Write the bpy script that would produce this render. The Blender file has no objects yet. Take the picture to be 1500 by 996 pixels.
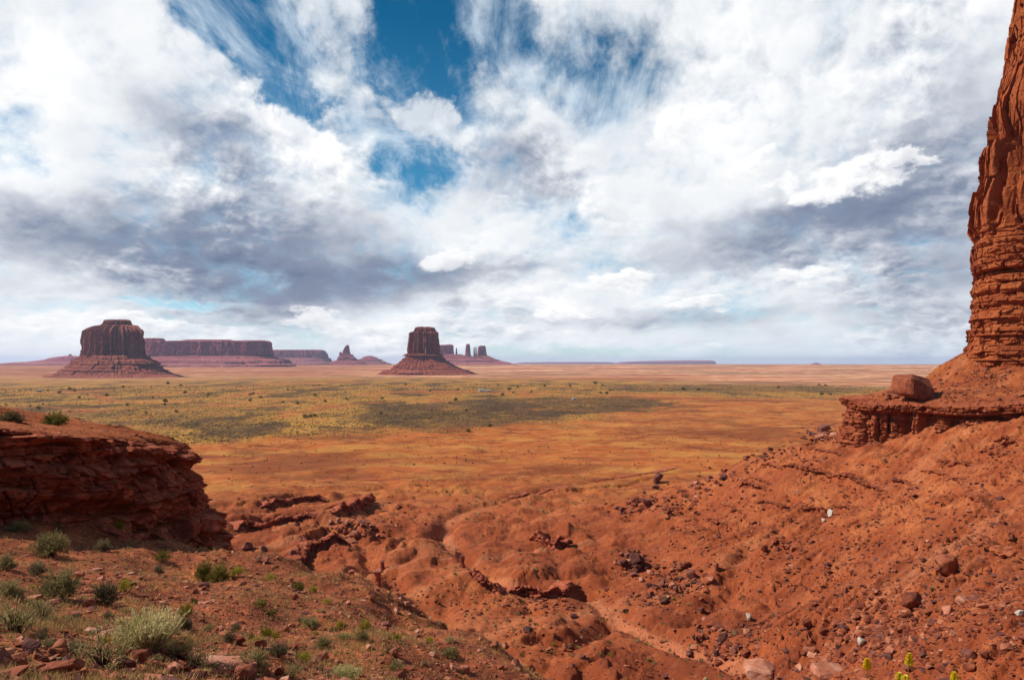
import bpy, bmesh, math, random
import numpy as np
from mathutils import Vector, Matrix, noise as mnoise
R = math.radians
scene = bpy.context.scene
COL = scene.collection

# ------------------------------------------------------------------ camera, sky, sun, exposure
F = 1071.0          # focal length in photograph pixels (1500 wide)
HZ = 530.0          # row of the true horizon in the photograph
cam_d = bpy.data.cameras.new('camera')
cam = bpy.data.objects.new('camera', cam_d); COL.objects.link(cam)
cam_d.sensor_width = 36.0
cam_d.lens = F / 1500 * 36.0
cam.rotation_euler = (R(90), 0, 0)
cam_d.shift_y = (HZ - 498) / 1500.0
cam_d.clip_start = 0.1
cam_d.clip_end = 200000
scene.camera = cam

SUN_AZ, SUN_EL = -87.0, 43.0     # azimuth clockwise from +Y (the view direction), elevation
sun_d = bpy.data.lights.new('sun', 'SUN')
sun_d.energy = 5.0; sun_d.angle = R(0.53); sun_d.color = (1.0, 0.93, 0.82)
sun = bpy.data.objects.new('sun', sun_d); COL.objects.link(sun)
to_sun = Vector((math.sin(R(SUN_AZ)) * math.cos(R(SUN_EL)), math.cos(R(SUN_AZ)) * math.cos(R(SUN_EL)), math.sin(R(SUN_EL))))
sun.rotation_euler = to_sun.to_track_quat('Z', 'Y').to_euler()
scene.view_settings.view_transform = 'Standard'
scene.view_settings.look = 'None'
scene.view_settings.exposure = 0.28
scene.view_settings.gamma = 1.0
scene.view_settings.use_curve_mapping = False
scene.cycles.use_denoising = True
scene.cycles.max_bounces = 4
scene.cycles.diffuse_bounces = 2
scene.cycles.glossy_bounces = 1
scene.cycles.transmission_bounces = 1
scene.cycles.volume_bounces = 0
scene.cycles.transparent_max_bounces = 4


class NT:
    """Small helper that writes node trees."""
    def __init__(s, tree):
        s.t = tree; s.n = tree.nodes; s.l = tree.links
    def put(s, sock, v):
        if v is None: return
        if isinstance(v, bpy.types.NodeSocket): s.l.new(v, sock)
        else:
            if sock.type == 'RGBA' and hasattr(v, '__len__') and len(v) == 3: v = (*v, 1)
            sock.default_value = v
    def math(s, op, a, b=None, c=None, clamp=False):
        n = s.n.new('ShaderNodeMath'); n.operation = op; n.use_clamp = clamp
        for i, v in enumerate((a, b, c)): s.put(n.inputs[i], v)
        return n.outputs[0]
    def add(s, a, b): return s.math('ADD', a, b)
    def sub(s, a, b): return s.math('SUBTRACT', a, b)
    def mul(s, a, b): return s.math('MULTIPLY', a, b)
    def vm(s, op, a, b=None, scale=None):
        n = s.n.new('ShaderNodeVectorMath'); n.operation = op
        s.put(n.inputs[0], a)
        if b is not None: s.put(n.inputs[1], b)
        if scale is not None: s.put(n.inputs['Scale'], scale)
        return n.outputs['Value'] if op in ('LENGTH', 'DOT_PRODUCT', 'DISTANCE') else n.outputs[0]
    def comb(s, x, y, z=0.0):
        n = s.n.new('ShaderNodeCombineXYZ')
        for i, v in enumerate((x, y, z)): s.put(n.inputs[i], v)
        return n.outputs[0]
    def sep(s, v):
        n = s.n.new('ShaderNodeSeparateXYZ'); s.put(n.inputs[0], v); return n.outputs
    def noise(s, v, scale, detail=4, rough=0.5, dist=0.0, lac=2.0, typ='FBM', color=False, norm=True):
        n = s.n.new('ShaderNodeTexNoise'); n.noise_dimensions = '3D'
        n.noise_type = typ; n.normalize = norm
        s.put(n.inputs['Vector'], v); s.put(n.inputs['Scale'], scale); n.inputs['Detail'].default_value = detail
        s.put(n.inputs['Roughness'], rough); n.inputs['Distortion'].default_value = dist
        n.inputs['Lacunarity'].default_value = lac
        return n.outputs['Color'] if color else n.outputs[0]
    def voronoi(s, v, scale, feature='F1', rnd=1.0, out='Distance', detail=0):
        n = s.n.new('ShaderNodeTexVoronoi'); n.feature = feature
        s.put(n.inputs['Vector'], v); n.inputs['Scale'].default_value = scale; n.inputs['Randomness'].default_value = rnd
        if 'Detail' in n.inputs: n.inputs['Detail'].default_value = detail
        return n.outputs[out]
    def mapr(s, v, a, b, c=0.0, d=1.0, smooth=True, clamp=True):
        n = s.n.new('ShaderNodeMapRange'); n.interpolation_type = 'SMOOTHSTEP' if smooth else 'LINEAR'
        if not smooth: n.clamp = clamp
        for i, x in enumerate((v, a, b, c, d)): s.put(n.inputs[i], x)
        return n.outputs[0]
    def mapping(s, v, loc=(0, 0, 0), rot=(0, 0, 0), scale=(1, 1, 1), typ='POINT'):
        n = s.n.new('ShaderNodeMapping'); n.vector_type = typ
        s.put(n.inputs[0], v)
        n.inputs['Location'].default_value = loc; n.inputs['Rotation'].default_value = rot; n.inputs['Scale'].default_value = scale
        return n.outputs[0]
    def mix(s, f, a, b, mode='MIX'):
        n = s.n.new('ShaderNodeMix'); n.data_type = 'RGBA'; n.blend_type = mode; n.clamp_factor = True
        s.put(n.inputs[0], f); s.put(n.inputs[6], a); s.put(n.inputs[7], b)
        return n.outputs[2]
    def ramp(s, v, stops, interp='LINEAR'):
        n = s.n.new('ShaderNodeValToRGB'); e = n.color_ramp.elements; n.color_ramp.interpolation = interp
        while len(e) < len(stops): e.new(0.5)
        for k, (p, c) in enumerate(stops):
            e[k].position = p; e[k].color = (*c, 1) if len(c) == 3 else c
        s.put(n.inputs[0], v)
        return n.outputs[0]
    def attr(s, name):
        n = s.n.new('ShaderNodeAttribute'); n.attribute_name = name; return n.outputs['Fac']

def srgb(r, g, b):
    f = lambda c: (c / 255 / 12.92) if c / 255 <= 0.04045 else ((c / 255 + 0.055) / 1.055) ** 2.4
    return (f(r), f(g), f(b))

def build_sky():
    w = bpy.data.worlds.new('World'); scene.world = w; w.use_nodes = True
    w.cycles.sampling_method = 'MANUAL'; w.cycles.sample_map_resolution = 512
    t = NT(w.node_tree); t.n.clear()
    STR = 0.1
    d = t.n.new('ShaderNodeTexCoord').outputs['Generated']
    x, y, z = t.sep(d)
    DEG = 180 / math.pi
    az = t.mul(t.math('ARCTAN2', x, y), DEG)
    el = t.mul(t.math('ARCSINE', z), DEG)
    # a cloud deck seen in perspective
    den = t.math('MAXIMUM', t.add(z, 0.13), 0.05)
    p = t.comb(t.math('DIVIDE', x, den), t.math('DIVIDE', y, den), 0.0)
    # cloud space: azimuth against a height that tightens towards the horizon
    q = t.comb(t.mul(az, 6.0 / DEG), t.mul(t.math('LOGARITHM', t.math('MAXIMUM', t.add(z, 0.24), 0.02), math.e), 4.1), 0.0)
    # domain warp so that every cloud edge is ragged
    w1 = t.vm('SUBTRACT', t.noise(q, 0.8, 3, 0.55, color=True), (0.5, 0.5, 0.5))
    w2 = t.vm('SUBTRACT', t.noise(q, 2.6, 8, 0.62, color=True), (0.5, 0.5, 0.5))
    warp = t.vm('ADD', t.vm('MULTIPLY', w1, (11.0, 7.0, 0)), t.vm('MULTIPLY', w2, (7.0, 4.6, 0)))
    fade = t.mapr(el, 0.0, 16.0, 0.3, 1.0, smooth=False)
    warp = t.vm('SCALE', warp, scale=fade)
    ae = t.comb(az, el, 0.0)
    aw = t.vm('ADD', ae, warp)

    def ang(px, py):
        u, v = (px - 750) / F, (HZ - py) / F
        return math.degrees(math.atan(u)), math.degrees(math.atan2(v, math.hypot(1, u)))

    def blob(px, py, rx, ry, amt, rot=0, soft=0.0, vec=None):
        a, e = ang(px, py)
        k = math.cos(math.atan((px - 750) / F))
        m = t.mapping(vec or aw, (a, e, 0), (0, 0, R(rot)), (rx / 18.7 * k * k, ry / 18.7 * k, 1), 'TEXTURE')
        return t.mapr(t.vm('LENGTH', m), soft, 1.0, amt, 0.0)

    def total(base, blobs, vec=None):
        s = base
        for b in blobs: s = t.add(s, blob(*b, vec=vec)) if not isinstance(s, float) or s else blob(*b, vec=vec)
        return s

    # coverage: 1 = cloud, holes show the blue
    C = total(1.0, HOLES)
    # unseen sky overhead and behind is cleared of cloud to dim the fill light
    C = t.sub(C, t.mapr(el, 31, 52, 0.0, 0.75))
    C = t.sub(C, t.mul(t.mapr(t.math('ABSOLUTE', az), 55, 100), 0.55))
    # brightness of the cloud deck
    B = total(0.72, SHADES)
    qd = t.vm('ADD', q, t.vm('SCALE', w1, scale=0.7))
    def billow(v):
        vv = t.vm('ADD', v, t.vm('SCALE', w2, scale=0.30))
        return t.math('SUBTRACT', 1.0, t.voronoi(vv, 3.6, 'F1', 1.0, detail=3))
    n_big = t.noise(q, 0.75, 7, 0.5)
    rough_m = t.mapr(t.noise(t.vm('ADD', q, (7.3, 2.1, 0)), 0.55, 3, 0.5), 0.42, 0.70, 0.15, 1.0)
    n_det = t.noise(qd, 2.6, 9, 0.6)
    n_off = t.noise(t.vm('ADD', qd, (-0.06, 0.09, 0.0)), 2.6, 9, 0.6)
    bl = billow(q)
    relief = t.add(t.sub(n_det, n_off), t.mul(t.sub(bl, billow(t.vm('ADD', q, (-0.03, 0.05, 0.0)))), 0.35))
    # thin streaked veil (cirrus) stretched along one direction of the deck
    st = t.noise(t.mapping(p, (0, 0, 0), (0, 0, R(38)), (4.2, 1.3, 1)), 1.0, 9, 0.66, dist=1.6)
    # sky tint: Nishita, deepened the way the photograph shows it
    sk = t.n.new('ShaderNodeTexSky'); sk.sky_type = 'NISHITA'; sk.sun_disc = False
    sk.sun_elevation = R(SUN_EL); sk.sun_rotation = R(SUN_AZ); sk.altitude = 1600
    sk.air_density = 1.0; sk.dust_density = 0.4; sk.ozone_density = 2.0
    blue = t.mix(1.0, sk.outputs[0], t.ramp(t.mapr(el, 0, 60, smooth=False), SKY_TINT), 'MULTIPLY')
    k = 1.0 / STR
    def sc(c): return tuple(v * k for v in c)
    st2 = t.noise(t.mapping(p, (3, 1, 0), (0, 0, R(-62)), (3.8, 1.4, 1)), 1.3, 9, 0.64, dist=1.2)
    streak = t.add(t.mul(st, 0.6), t.mul(st2, 0.4))
    veil_a = t.mapr(t.add(t.mul(C, 0.42), t.mul(t.sub(streak, 0.5), 3.2)), -0.04, 0.95)
    veil_a = t.mul(veil_a, 0.86)
    col = t.mix(veil_a, blue, sc(srgb(206, 220, 232)))
    # main deck
    a_in = t.add(C, t.add(t.mul(t.sub(n_big, 0.5), 0.7), t.add(t.mul(t.sub(n_det, 0.5), 0.55), t.mul(t.sub(bl, 0.55), 0.22))))
    a = t.mapr(a_in, 0.46, 0.94)
    b_in = t.add(B, t.add(t.mul(t.sub(n_big, 0.5), 0.85), t.mul(rough_m, t.add(t.mul(t.sub(n_det, 0.5), 0.36), t.mul(relief, 1.15)))))
    # thin edges of a cloud are the bright ones
    edge = t.mul(t.mapr(a_in, 0.55, 1.05, 0.16, 0.0), 1.0)
    b_in = t.add(b_in, edge)
    cloud = t.ramp(b_in, [(0.0, sc(srgb(92, 106, 132))), (0.30, sc(srgb(130, 140, 160))), (0.52, sc(srgb(178, 183, 194))),
                          (0.72, sc(srgb(214, 218, 223))), (0.9, sc(srgb(234, 235, 236))), (1.0, sc((0.90, 0.90, 0.90)))])
    col = t.mix(a, col, cloud)
    # separate cumulus in front of the deck
    for px, py, rx, ry, rot, lo, op in PUFFS:
        wv = t.vm('ADD', ae, t.vm('ADD', t.vm('MULTIPLY', w2, (5.2, 4.4, 0)), t.vm('MULTIPLY', w1, (3, 2, 0))))
        m = t.mapping(wv, (*ang(px, py), 0), (0, 0, R(rot)), (rx / 18.7, ry / 18.7, 1), 'TEXTURE')
        g = t.mapr(t.vm('LENGTH', m), 0.0, 1.0, 1.0, 0.0)
        pa = t.mul(op, t.mapr(t.add(g, t.add(t.mul(t.sub(n_det, 0.5), 0.9), t.mul(t.sub(bl, 0.55), 0.35))), 0.26, 0.62))
        pb = t.add(t.mapr(t.sep(m)[1], -0.9, 0.4, lo, 1.0), t.add(t.mul(relief, 1.2), t.mul(t.sub(n_det, 0.5), 0.3)))
        pc = t.ramp(pb, [(0.0, sc(srgb(176, 178, 192))), (0.5, sc(srgb(214, 216, 221))), (0.85, sc(srgb(236, 236, 236))), (1.0, sc((0.90, 0.90, 0.90)))])
        col = t.mix(pa, col, pc)
    # low air near the horizon
    lowa = t.mapr(el, 0.0, 3.0, 0.35, 0.0)
    lowc = t.mix(t.mapr(az, -10, 12), sc(srgb(226, 230, 236)), sc(srgb(206, 222, 236)))
    col = t.mix(lowa, col, lowc)
    bg = t.n.new('ShaderNodeBackground'); t.put(bg.inputs[0], col); bg.inputs[1].default_value = STR
    out = t.n.new('ShaderNodeOutputWorld'); t.l.new(bg.outputs[0], out.inputs[0])

SKY_TINT = [(0.0, (0.75, 0.95, 1.0)), (0.15, (0.35, 0.88, 0.95)), (0.42, (0.03, 0.50, 0.64)), (0.52, (0.10, 0.55, 0.70)), (0.8, (0.6, 0.8, 0.9))]
# holes: px, py, rx, ry, amount, rotation
HOLES = [(345, 30, 170, 75, -0.55, -10), (605, 55, 95, 160, -0.95, 8), (420, 150, 150, 55, -0.8, -28),
         (590, 240, 85, 85, -0.55, 0), (480, 80, 260, 150, -0.28, 0), (725, 5, 80, 90, -0.55, 0),
         (850, 100, 200, 100, -0.36, -15), (690, 150, 130, 120, -0.25, 0), (830, 335, 60, 32, -0.26, 0),
         (270, 438, 180, 10, -0.25, 0), (840, 517, 330, 22, -0.42, 0), (30, 400, 160, 16, -0.2, 0), (20, 210, 130, 90, -0.32, 0)]
SHADES = [(190, 370, 460, 90, -0.50, 0), (430, 350, 290, 80, -0.34, 0), (600, 405, 280, 55, -0.46, 5), (60, 310, 260, 60, -0.18, 0),
          (430, 440, 260, 75, -0.40, 0), (280, 210, 230, 80, -0.36, -35), (760, 235, 160, 75, -0.36, 0),
          (1150, 335, 300, 80, -0.50, 8), (1350, 290, 230, 150, -0.46, 0), (1470, 150, 190, 180, -0.30, 0), (1370, 440, 240, 130, -0.30, 0),
          (930, 395, 420, 25, -0.12, 0), (950, 462, 360, 26, -0.26, 0), (120, 90, 300, 160, 0.14, 0), (1080, 130, 220, 140, 0.16, 0),
          (680, 335, 220, 60, 0.14, 0), (900, 415, 190, 50, 0.12, 0), (560, 475, 130, 40, 0.16, 0), (450, 215, 110, 60, 0.2, -30), (950, 220, 160, 90, 0.06, 0), (80, 480, 200, 40, 0.1, 0)]
PUFFS = [(1235, 262, 130, 58, 12, 0.40, 1.0), (1340, 240, 90, 26, 8, 0.4, 0.8), (630, 178, 150, 60, -18, 0.2, 0.6), (1110, 235, 70, 28, 8, 0.5, 0.8), (1150, 262, 50, 20, 0, 0.5, 0.7),
         (460, 215, 100, 60, -30, 0.3, 0.8), (1010, 180, 130, 60, 25, 0.5, 0.7), (900, 410, 120, 34, 0, 0.35, 0.9), (820, 455, 110, 34, 0, 0.3, 0.9), (1020, 440, 100, 28, 0, 0.35, 0.8), (1180, 400, 90, 30, 0, 0.4, 0.7),
         (660, 375, 90, 40, 0, 0.4, 0.75), (230, 470, 110, 22, 0, 0.5, 0.8), (470, 478, 130, 40, 0, 0.5, 0.7)]
build_sky()

# ------------------------------------------------------------------ numpy noise
_rng = np.random.RandomState(7)
_perm = np.concatenate([_rng.permutation(256)] * 3).astype(np.int32)
_g2 = np.stack([np.cos(np.arange(256) / 256 * 2 * np.pi * 41), np.sin(np.arange(256) / 256 * 2 * np.pi * 41)], 1).astype(np.float32)
_g3 = _rng.normal(size=(256, 3)); _g3 = (_g3 / np.linalg.norm(_g3, axis=1, keepdims=True)).astype(np.float32)

def _fade(t): return t * t * t * (t * (t * 6 - 15) + 10)

def pn2(x, y, seed=0):
    x = np.asarray(x, np.float64) + seed * 17.31; y = np.asarray(y, np.float64) + seed * 5.77
    xi = np.floor(x); yi = np.floor(y)
    xf = (x - xi).astype(np.float32); yf = (y - yi).astype(np.float32)
    xi = xi.astype(np.int64) & 255; yi = yi.astype(np.int64) & 255
    u, v = _fade(xf), _fade(yf)
    def g(ix, iy, dx, dy):
        h = _g2[_perm[_perm[ix & 255] + (iy & 255)]]
        return h[..., 0] * dx + h[..., 1] * dy
    a = g(xi, yi, xf, yf); b = g(xi + 1, yi, xf - 1, yf)
    c = g(xi, yi + 1, xf, yf - 1); d = g(xi + 1, yi + 1, xf - 1, yf - 1)
    ab = a + (b - a) * u; cd = c + (d - c) * u
    return (ab + (cd - ab) * v) * 1.5

def pn3(x, y, z, seed=0):
    x = np.asarray(x, np.float64) + seed * 17.31; y = np.asarray(y, np.float64) + seed * 5.77; z = np.asarray(z, np.float64) + seed * 3.19
    x, y, z = np.broadcast_arrays(x, y, z)
    xi = np.floor(x); yi = np.floor(y); zi = np.floor(z)
    xf = (x - xi).astype(np.float32); yf = (y - yi).astype(np.float32); zf = (z - zi).astype(np.float32)
    xi = xi.astype(np.int64) & 255; yi = yi.astype(np.int64) & 255; zi = zi.astype(np.int64) & 255
    u, v, w = _fade(xf), _fade(yf), _fade(zf)
    def g(i, j, k):
        h = _g3[_perm[_perm[_perm[(xi + i) & 255] + ((yi + j) & 255)] + ((zi + k) & 255)]]
        return h[..., 0] * (xf - i) + h[..., 1] * (yf - j) + h[..., 2] * (zf - k)
    def L(a, b, t): return a + (b - a) * t
    r0 = L(L(g(0, 0, 0), g(1, 0, 0), u), L(g(0, 1, 0), g(1, 1, 0), u), v)
    r1 = L(L(g(0, 0, 1), g(1, 0, 1), u), L(g(0, 1, 1), g(1, 1, 1), u), v)
    return L(r0, r1, w) * 1.5

def fbm2(x, y, oct=4, seed=0, rough=0.5, ridged=False, billow=False):
    s = 0; a = 1.0; n = 0
    for o in range(oct):
        v = pn2(x * 2.03 ** o, y * 2.03 ** o, seed + o * 3)
        if ridged: v = 1 - 2 * np.abs(v)
        if billow: v = 2 * np.abs(v) - 0.6
        s = s + a * v; n += a; a *= rough
    return s / n

def fbm3(x, y, z, oct=4, seed=0, rough=0.5, ridged=False):
    s = 0; a = 1.0; n = 0
    for o in range(oct):
        k = 2.03 ** o
        v = pn3(x * k, y * k, z * k, seed + o * 3)
        if ridged: v = 1 - 2 * np.abs(v)
        s = s + a * v; n += a; a *= rough
    return s / n

def sst(x, a, b):
    t = np.clip((x - a) / (b - a), 0, 1); return t * t * (3 - 2 * t)

def smax(a, b, k):
    h = np.clip(0.5 + 0.5 * (a - b) / k, 0, 1)
    return b + (a - b) * h + k * h * (1 - h)

def PT(px, py, d):
    """Photograph pixel and depth -> point in the place (camera eye at the origin)."""
    return np.array([(px - 750) / F * d, d, (HZ - py) / F * d])

def seg_dist(x, y, pts, closed=False):
    """distance to a plan polyline, signed (+ on its left), and arc position 0..1"""
    pts = np.asarray(pts, float)
    if closed: pts = np.vstack([pts, pts[:1]])
    ln = np.hypot(*np.diff(pts, axis=0).T); cum = np.concatenate([[0], np.cumsum(ln)])
    best = np.full(x.shape, 1e9); sg = np.zeros(x.shape); tt = np.zeros(x.shape)
    for i in range(len(pts) - 1):
        a, b = pts[i], pts[i + 1]; e = b - a; L2 = e @ e + 1e-9
        t = np.clip(((x - a[0]) * e[0] + (y - a[1]) * e[1]) / L2, 0, 1)
        dx = x - a[0] - t * e[0]; dy = y - a[1] - t * e[1]
        d = np.hypot(dx, dy); m = d < best
        best = np.where(m, d, best)
        sg = np.where(m, np.sign(e[0] * dy - e[1] * dx), sg)
        tt = np.where(m, (cum[i] + t * ln[i]) / cum[-1], tt)
    return best, sg, tt

def smooth_path(pts, n, closed=False, k=0):
    """Catmull-Rom through the points, resampled evenly to n points"""
    p = np.asarray(pts, float); N = len(p); out = []
    M = N if closed else N - 1
    for i in range(M):
        g = (lambda j: p[j % N]) if closed else (lambda j: p[min(max(j, 0), N - 1)])
        a, b, c, d = g(i - 1), g(i), g(i + 1), g(i + 2)
        for t in np.linspace(0, 1, 24, endpoint=False):
            out.append(0.5 * (2 * b + (c - a) * t + (2 * a - 5 * b + 4 * c - d) * t * t + (3 * b - a - 3 * c + d) * t ** 3))
    out.append(p[0] if closed else p[-1]); out = np.array(out)
    cum = np.concatenate([[0], np.cumsum(np.linalg.norm(np.diff(out, axis=0), axis=1))])
    q = np.linspace(0, cum[-1], n, endpoint=not closed)
    return np.stack([np.interp(q, cum, out[:, c]) for c in range(p.shape[1])], 1)

def make_mesh(name, verts, quads=None, tris=None, smooth=True, attrs=None, mat=None, parent=None, link=True):
    me = bpy.data.meshes.new(name)
    verts = np.asarray(verts, np.float32)
    loops = []; starts = []; tot = 0; nf = 0
    if quads is not None and len(quads):
        q = np.asarray(quads, np.int32); loops.append(q.ravel()); starts.append(np.arange(len(q)) * 4); tot = q.size; nf += len(q)
    if tris is not None and len(tris):
        t = np.asarray(tris, np.int32); loops.append(t.ravel()); starts.append(tot + np.arange(len(t)) * 3); tot += t.size; nf += len(t)
    loops = np.concatenate(loops); starts = np.concatenate(starts)
    me.vertices.add(len(verts)); me.vertices.foreach_set('co', verts.ravel())
    me.loops.add(tot); me.loops.foreach_set('vertex_index', loops.astype(np.int32))
    me.polygons.add(nf); me.polygons.foreach_set('loop_start', starts.astype(np.int32))
    me.polygons.foreach_set('use_smooth', np.full(nf, smooth))
    me.update(calc_edges=True); me.validate()
    for k, v in (attrs or {}).items():
        a = me.attributes.new(k, 'FLOAT', 'POINT'); a.data.foreach_set('value', np.asarray(v, np.float32).ravel())
    if mat: me.materials.append(mat)
    o = bpy.data.objects.new(name, me)
    if link: COL.objects.link(o)
    if parent: o.parent = parent
    return o

def grid_quads(nr, nc, wrap=False, off=0):
    i = np.arange(nr - 1)[:, None]; j = np.arange(nc if wrap else nc - 1)[None, :]; j2 = (j + 1) % nc
    return (np.stack([i * nc + j, i * nc + j2, (i + 1) * nc + j2, (i + 1) * nc + j], -1).reshape(-1, 4) + off)

def hsh(*a):
    v = np.zeros(np.broadcast(*a).shape)
    for i, q in enumerate(a): v = v + np.asarray(q, float) * (12.9898, 78.233, 37.719)[i]
    s = np.sin(v) * 43758.5453; return s - np.floor(s)

def facets(S, Z, ws, wz, amp, tilt, seed):
    """broken rock: flat, tilted faces that meet at sharp edges"""
    u = S / ws; v = Z / wz; iu = np.floor(u); iv = np.floor(v)
    best = np.full(np.broadcast(u, v).shape, 1e9); bi = np.zeros_like(best); bj = np.zeros_like(best); bu = np.zeros_like(best); bv = np.zeros_like(best)
    for du in (-1, 0, 1):
        for dv in (-1, 0, 1):
            ci = iu + du; cj = iv + dv; cu = ci + hsh(ci, cj, seed); cv = cj + hsh(ci, cj, seed + 1.7)
            d = (cu - u) ** 2 + (cv - v) ** 2; m = d < best
            best = np.where(m, d, best); bi = np.where(m, ci, bi); bj = np.where(m, cj, bj); bu = np.where(m, cu, bu); bv = np.where(m, cv, bv)
    return amp * ((hsh(bi, bj, seed + 3.1) - 0.5) + tilt * ((u - bu) * (hsh(bi, bj, seed + 4.3) - 0.5) + (v - bv) * (hsh(bi, bj, seed + 5.9) - 0.5)))


# ------------------------------------------------------------------ terrain heights
class TPS:
    """Thin-plate surface through scattered (x, y, z) points"""
    def __init__(s, P, smooth=1e-3):
        P = np.asarray(P, float); s.c = P[:, :2].mean(0); s.sc = P[:, :2].std()
        s.p = (P[:, :2] - s.c) / s.sc; n = len(P)
        A = np.zeros((n + 3, n + 3)); A[:n, :n] = s.k(s.p[:, None] - s.p[None]) + np.eye(n) * smooth
        A[:n, n] = 1; A[:n, n + 1:] = s.p; A[n, :n] = 1; A[n + 1:, :n] = s.p.T
        s.w = np.linalg.solve(A, np.concatenate([P[:, 2], np.zeros(3)]))
    @staticmethod
    def k(d):
        r2 = (d ** 2).sum(-1); return np.where(r2 > 1e-12, 0.5 * r2 * np.log(r2 + 1e-12), 0)
    def __call__(s, x, y):
        sh = x.shape; q = np.stack([x.ravel(), y.ravel()], 1); q = (q - s.c) / s.sc; n = len(s.p)
        out = np.empty(len(q))
        for a in range(0, len(q), 20000):
            b = q[a:a + 20000]
            out[a:a + 20000] = s.k(b[:, None] - s.p[None]) @ s.w[:n] + s.w[n] + b @ s.w[n + 1:]
        return out.reshape(sh)

# the near hillside on the left: pixel, pixel, depth
LH = [(0, 996, 9), (150, 996, 11), (300, 996, 13), (500, 996, 17), (600, 996, 20), (-300, 996, 7.5), (-300, 850, 18), (-300, 760, 34),
      (0, 920, 14), (100, 920, 15.5), (215, 920, 17.5), (300, 920, 21), (400, 920, 25), (0, 850, 25), (100, 850, 28), (200, 850, 33), (300, 850, 39),
      (0, 765, 40), (80, 772, 42), (160, 790, 44), (240, 808, 46), (450, 880, 33), (500, 930, 25), (400, 870, 36)]
EDGE = [(354, 829, 47), (436, 840, 45), (490, 857, 42), (530, 872, 39), (563, 905, 35), (605, 928, 30), (680, 930, 27.5), (703, 955, 25), (712, 996, 22)]
lh_pts = [PT(*p) for p in LH]; edge_pts = [PT(*p) for p in EDGE]
lh_pts += edge_pts
_e = np.array([p[:2] for p in edge_pts])
for i, p in enumerate(edge_pts):
    a, b = _e[max(i - 1, 0)], _e[min(i + 1, len(_e) - 1)]
    t = (b - a) / np.linalg.norm(b - a); nrm = np.array([-t[1], t[0]])
    if nrm[0] < 0: nrm = -nrm
    for off, dr in ((4, 3.2), (14, 13.5), (30, 30), (55, 52)):
        lh_pts.append(np.array([p[0] + nrm[0] * off, p[1] + nrm[1] * off, p[2] - dr]))
# towards and behind the viewer, and under the cliff on the left
for q in [(0, 0, -1.8), (-12, 0, -1.2), (-40, 0, 2), (8, 2, -2.2), (16, 4, -4), (28, 8, -12), (0, -20, -1), (30, -15, -4), (-40, -30, 3), (60, 0, -30),
          (0, 6, -3.1), (5, 8, -4.6), (10, 14, -7.6), (16, 14, -12), (-50, 30, -5), (-60, 55, -8), (-30, 60, -13), (-40, 90, -30), (-70, 100, -34), (-24, 75, -25), (-20, 110, -52), (-60, 140, -60)]:
    lh_pts.append(np.array(q, float))
class Table:
    """a smooth surface sampled once on a square grid"""
    def __init__(s, f, x0, x1, y0, y1, h):
        s.x0, s.y0, s.h = x0, y0, h
        gx, gy = np.meshgrid(np.arange(x0, x1 + h, h), np.arange(y0, y1 + h, h), indexing='ij'); s.v = f(gx, gy)
    def __call__(s, x, y):
        a = np.clip((x - s.x0) / s.h, 0, s.v.shape[0] - 1.001); b = np.clip((y - s.y0) / s.h, 0, s.v.shape[1] - 1.001)
        i = a.astype(int); j = b.astype(int); a = a - i; b = b - j; v = s.v
        return (v[i, j] * (1 - a) + v[i + 1, j] * a) * (1 - b) + (v[i, j + 1] * (1 - a) + v[i + 1, j + 1] * a) * b
LEFT = Table(TPS(lh_pts, 2e-4), -140, 120, -70, 190, 1.0)

# the big slope on the right with the floor of the basin
RH = [(1237, 652, 238), (1300, 652, 222), (1345, 655, 212), (1400, 636, 206), (1450, 640, 195), (1500, 640, 183), (1600, 640, 165),
      (1250, 700, 213), (1350, 700, 190), (1450, 700, 166), (1500, 700, 155), (1200, 750, 200), (1300, 750, 175), (1400, 750, 151), (1500, 750, 130),
      (1100, 720, 232), (1100, 800, 190), (1200, 800, 170), (1300, 800, 150), (1400, 800, 129), (1500, 800, 109), (1650, 800, 95), (1200, 690, 226),
      (1000, 800, 215), (1000, 850, 185), (1100, 900, 150), (1200, 900, 128), (1300, 900, 108), (1400, 900, 90), (1500, 900, 75), (1650, 900, 62),
      (1100, 996, 119), (1200, 996, 101), (1300, 996, 86), (1400, 996, 72), (1500, 996, 60), (1650, 996, 48),
      (1180, 645, 256), (1100, 667, 274), (1040, 694, 280), (960, 720, 286), (905, 747, 280), (1000, 740, 258), (940, 780, 240),
      (850, 996, 135), (700, 996, 135), (1000, 996, 129), (850, 900, 170), (700, 850, 195), (600, 800, 230), (900, 800, 228), (860, 760, 268), (750, 750, 285), (700, 900, 168), (950, 920, 158)]
rh_pts = [PT(*p) for p in RH]
for q in [(60, 330, -60), (100, 330, -58), (140, 320, -50), (175, 330, -42), (230, 340, -25), (120, 290, -46), (145, 285, -30), (60, 310, -57), (20, 330, -60), (-40, 330, -61), (-100, 330, -61), (-150, 280, -60),
          (-90, 230, -59), (-60, 170, -59), (-20, 130, -60), (-60, 110, -60), (20, 90, -57), (40, 60, -44), (-120, 180, -60), (90, 60, -14), (-200, 340, -61), (0, 420, -61), (150, 420, -60), (300, 420, -50), (330, 300, -5), (260, 200, -8), (180, 120, -14), (160, 60, -8),
          (0, 240, -60), (-10, 210, -59.5), (100, 400, -61)]:
    rh_pts.append(np.array(q, float))
RIGHT = Table(TPS(rh_pts, 4e-4), -560, 560, -200, 560, 2.5)
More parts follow.
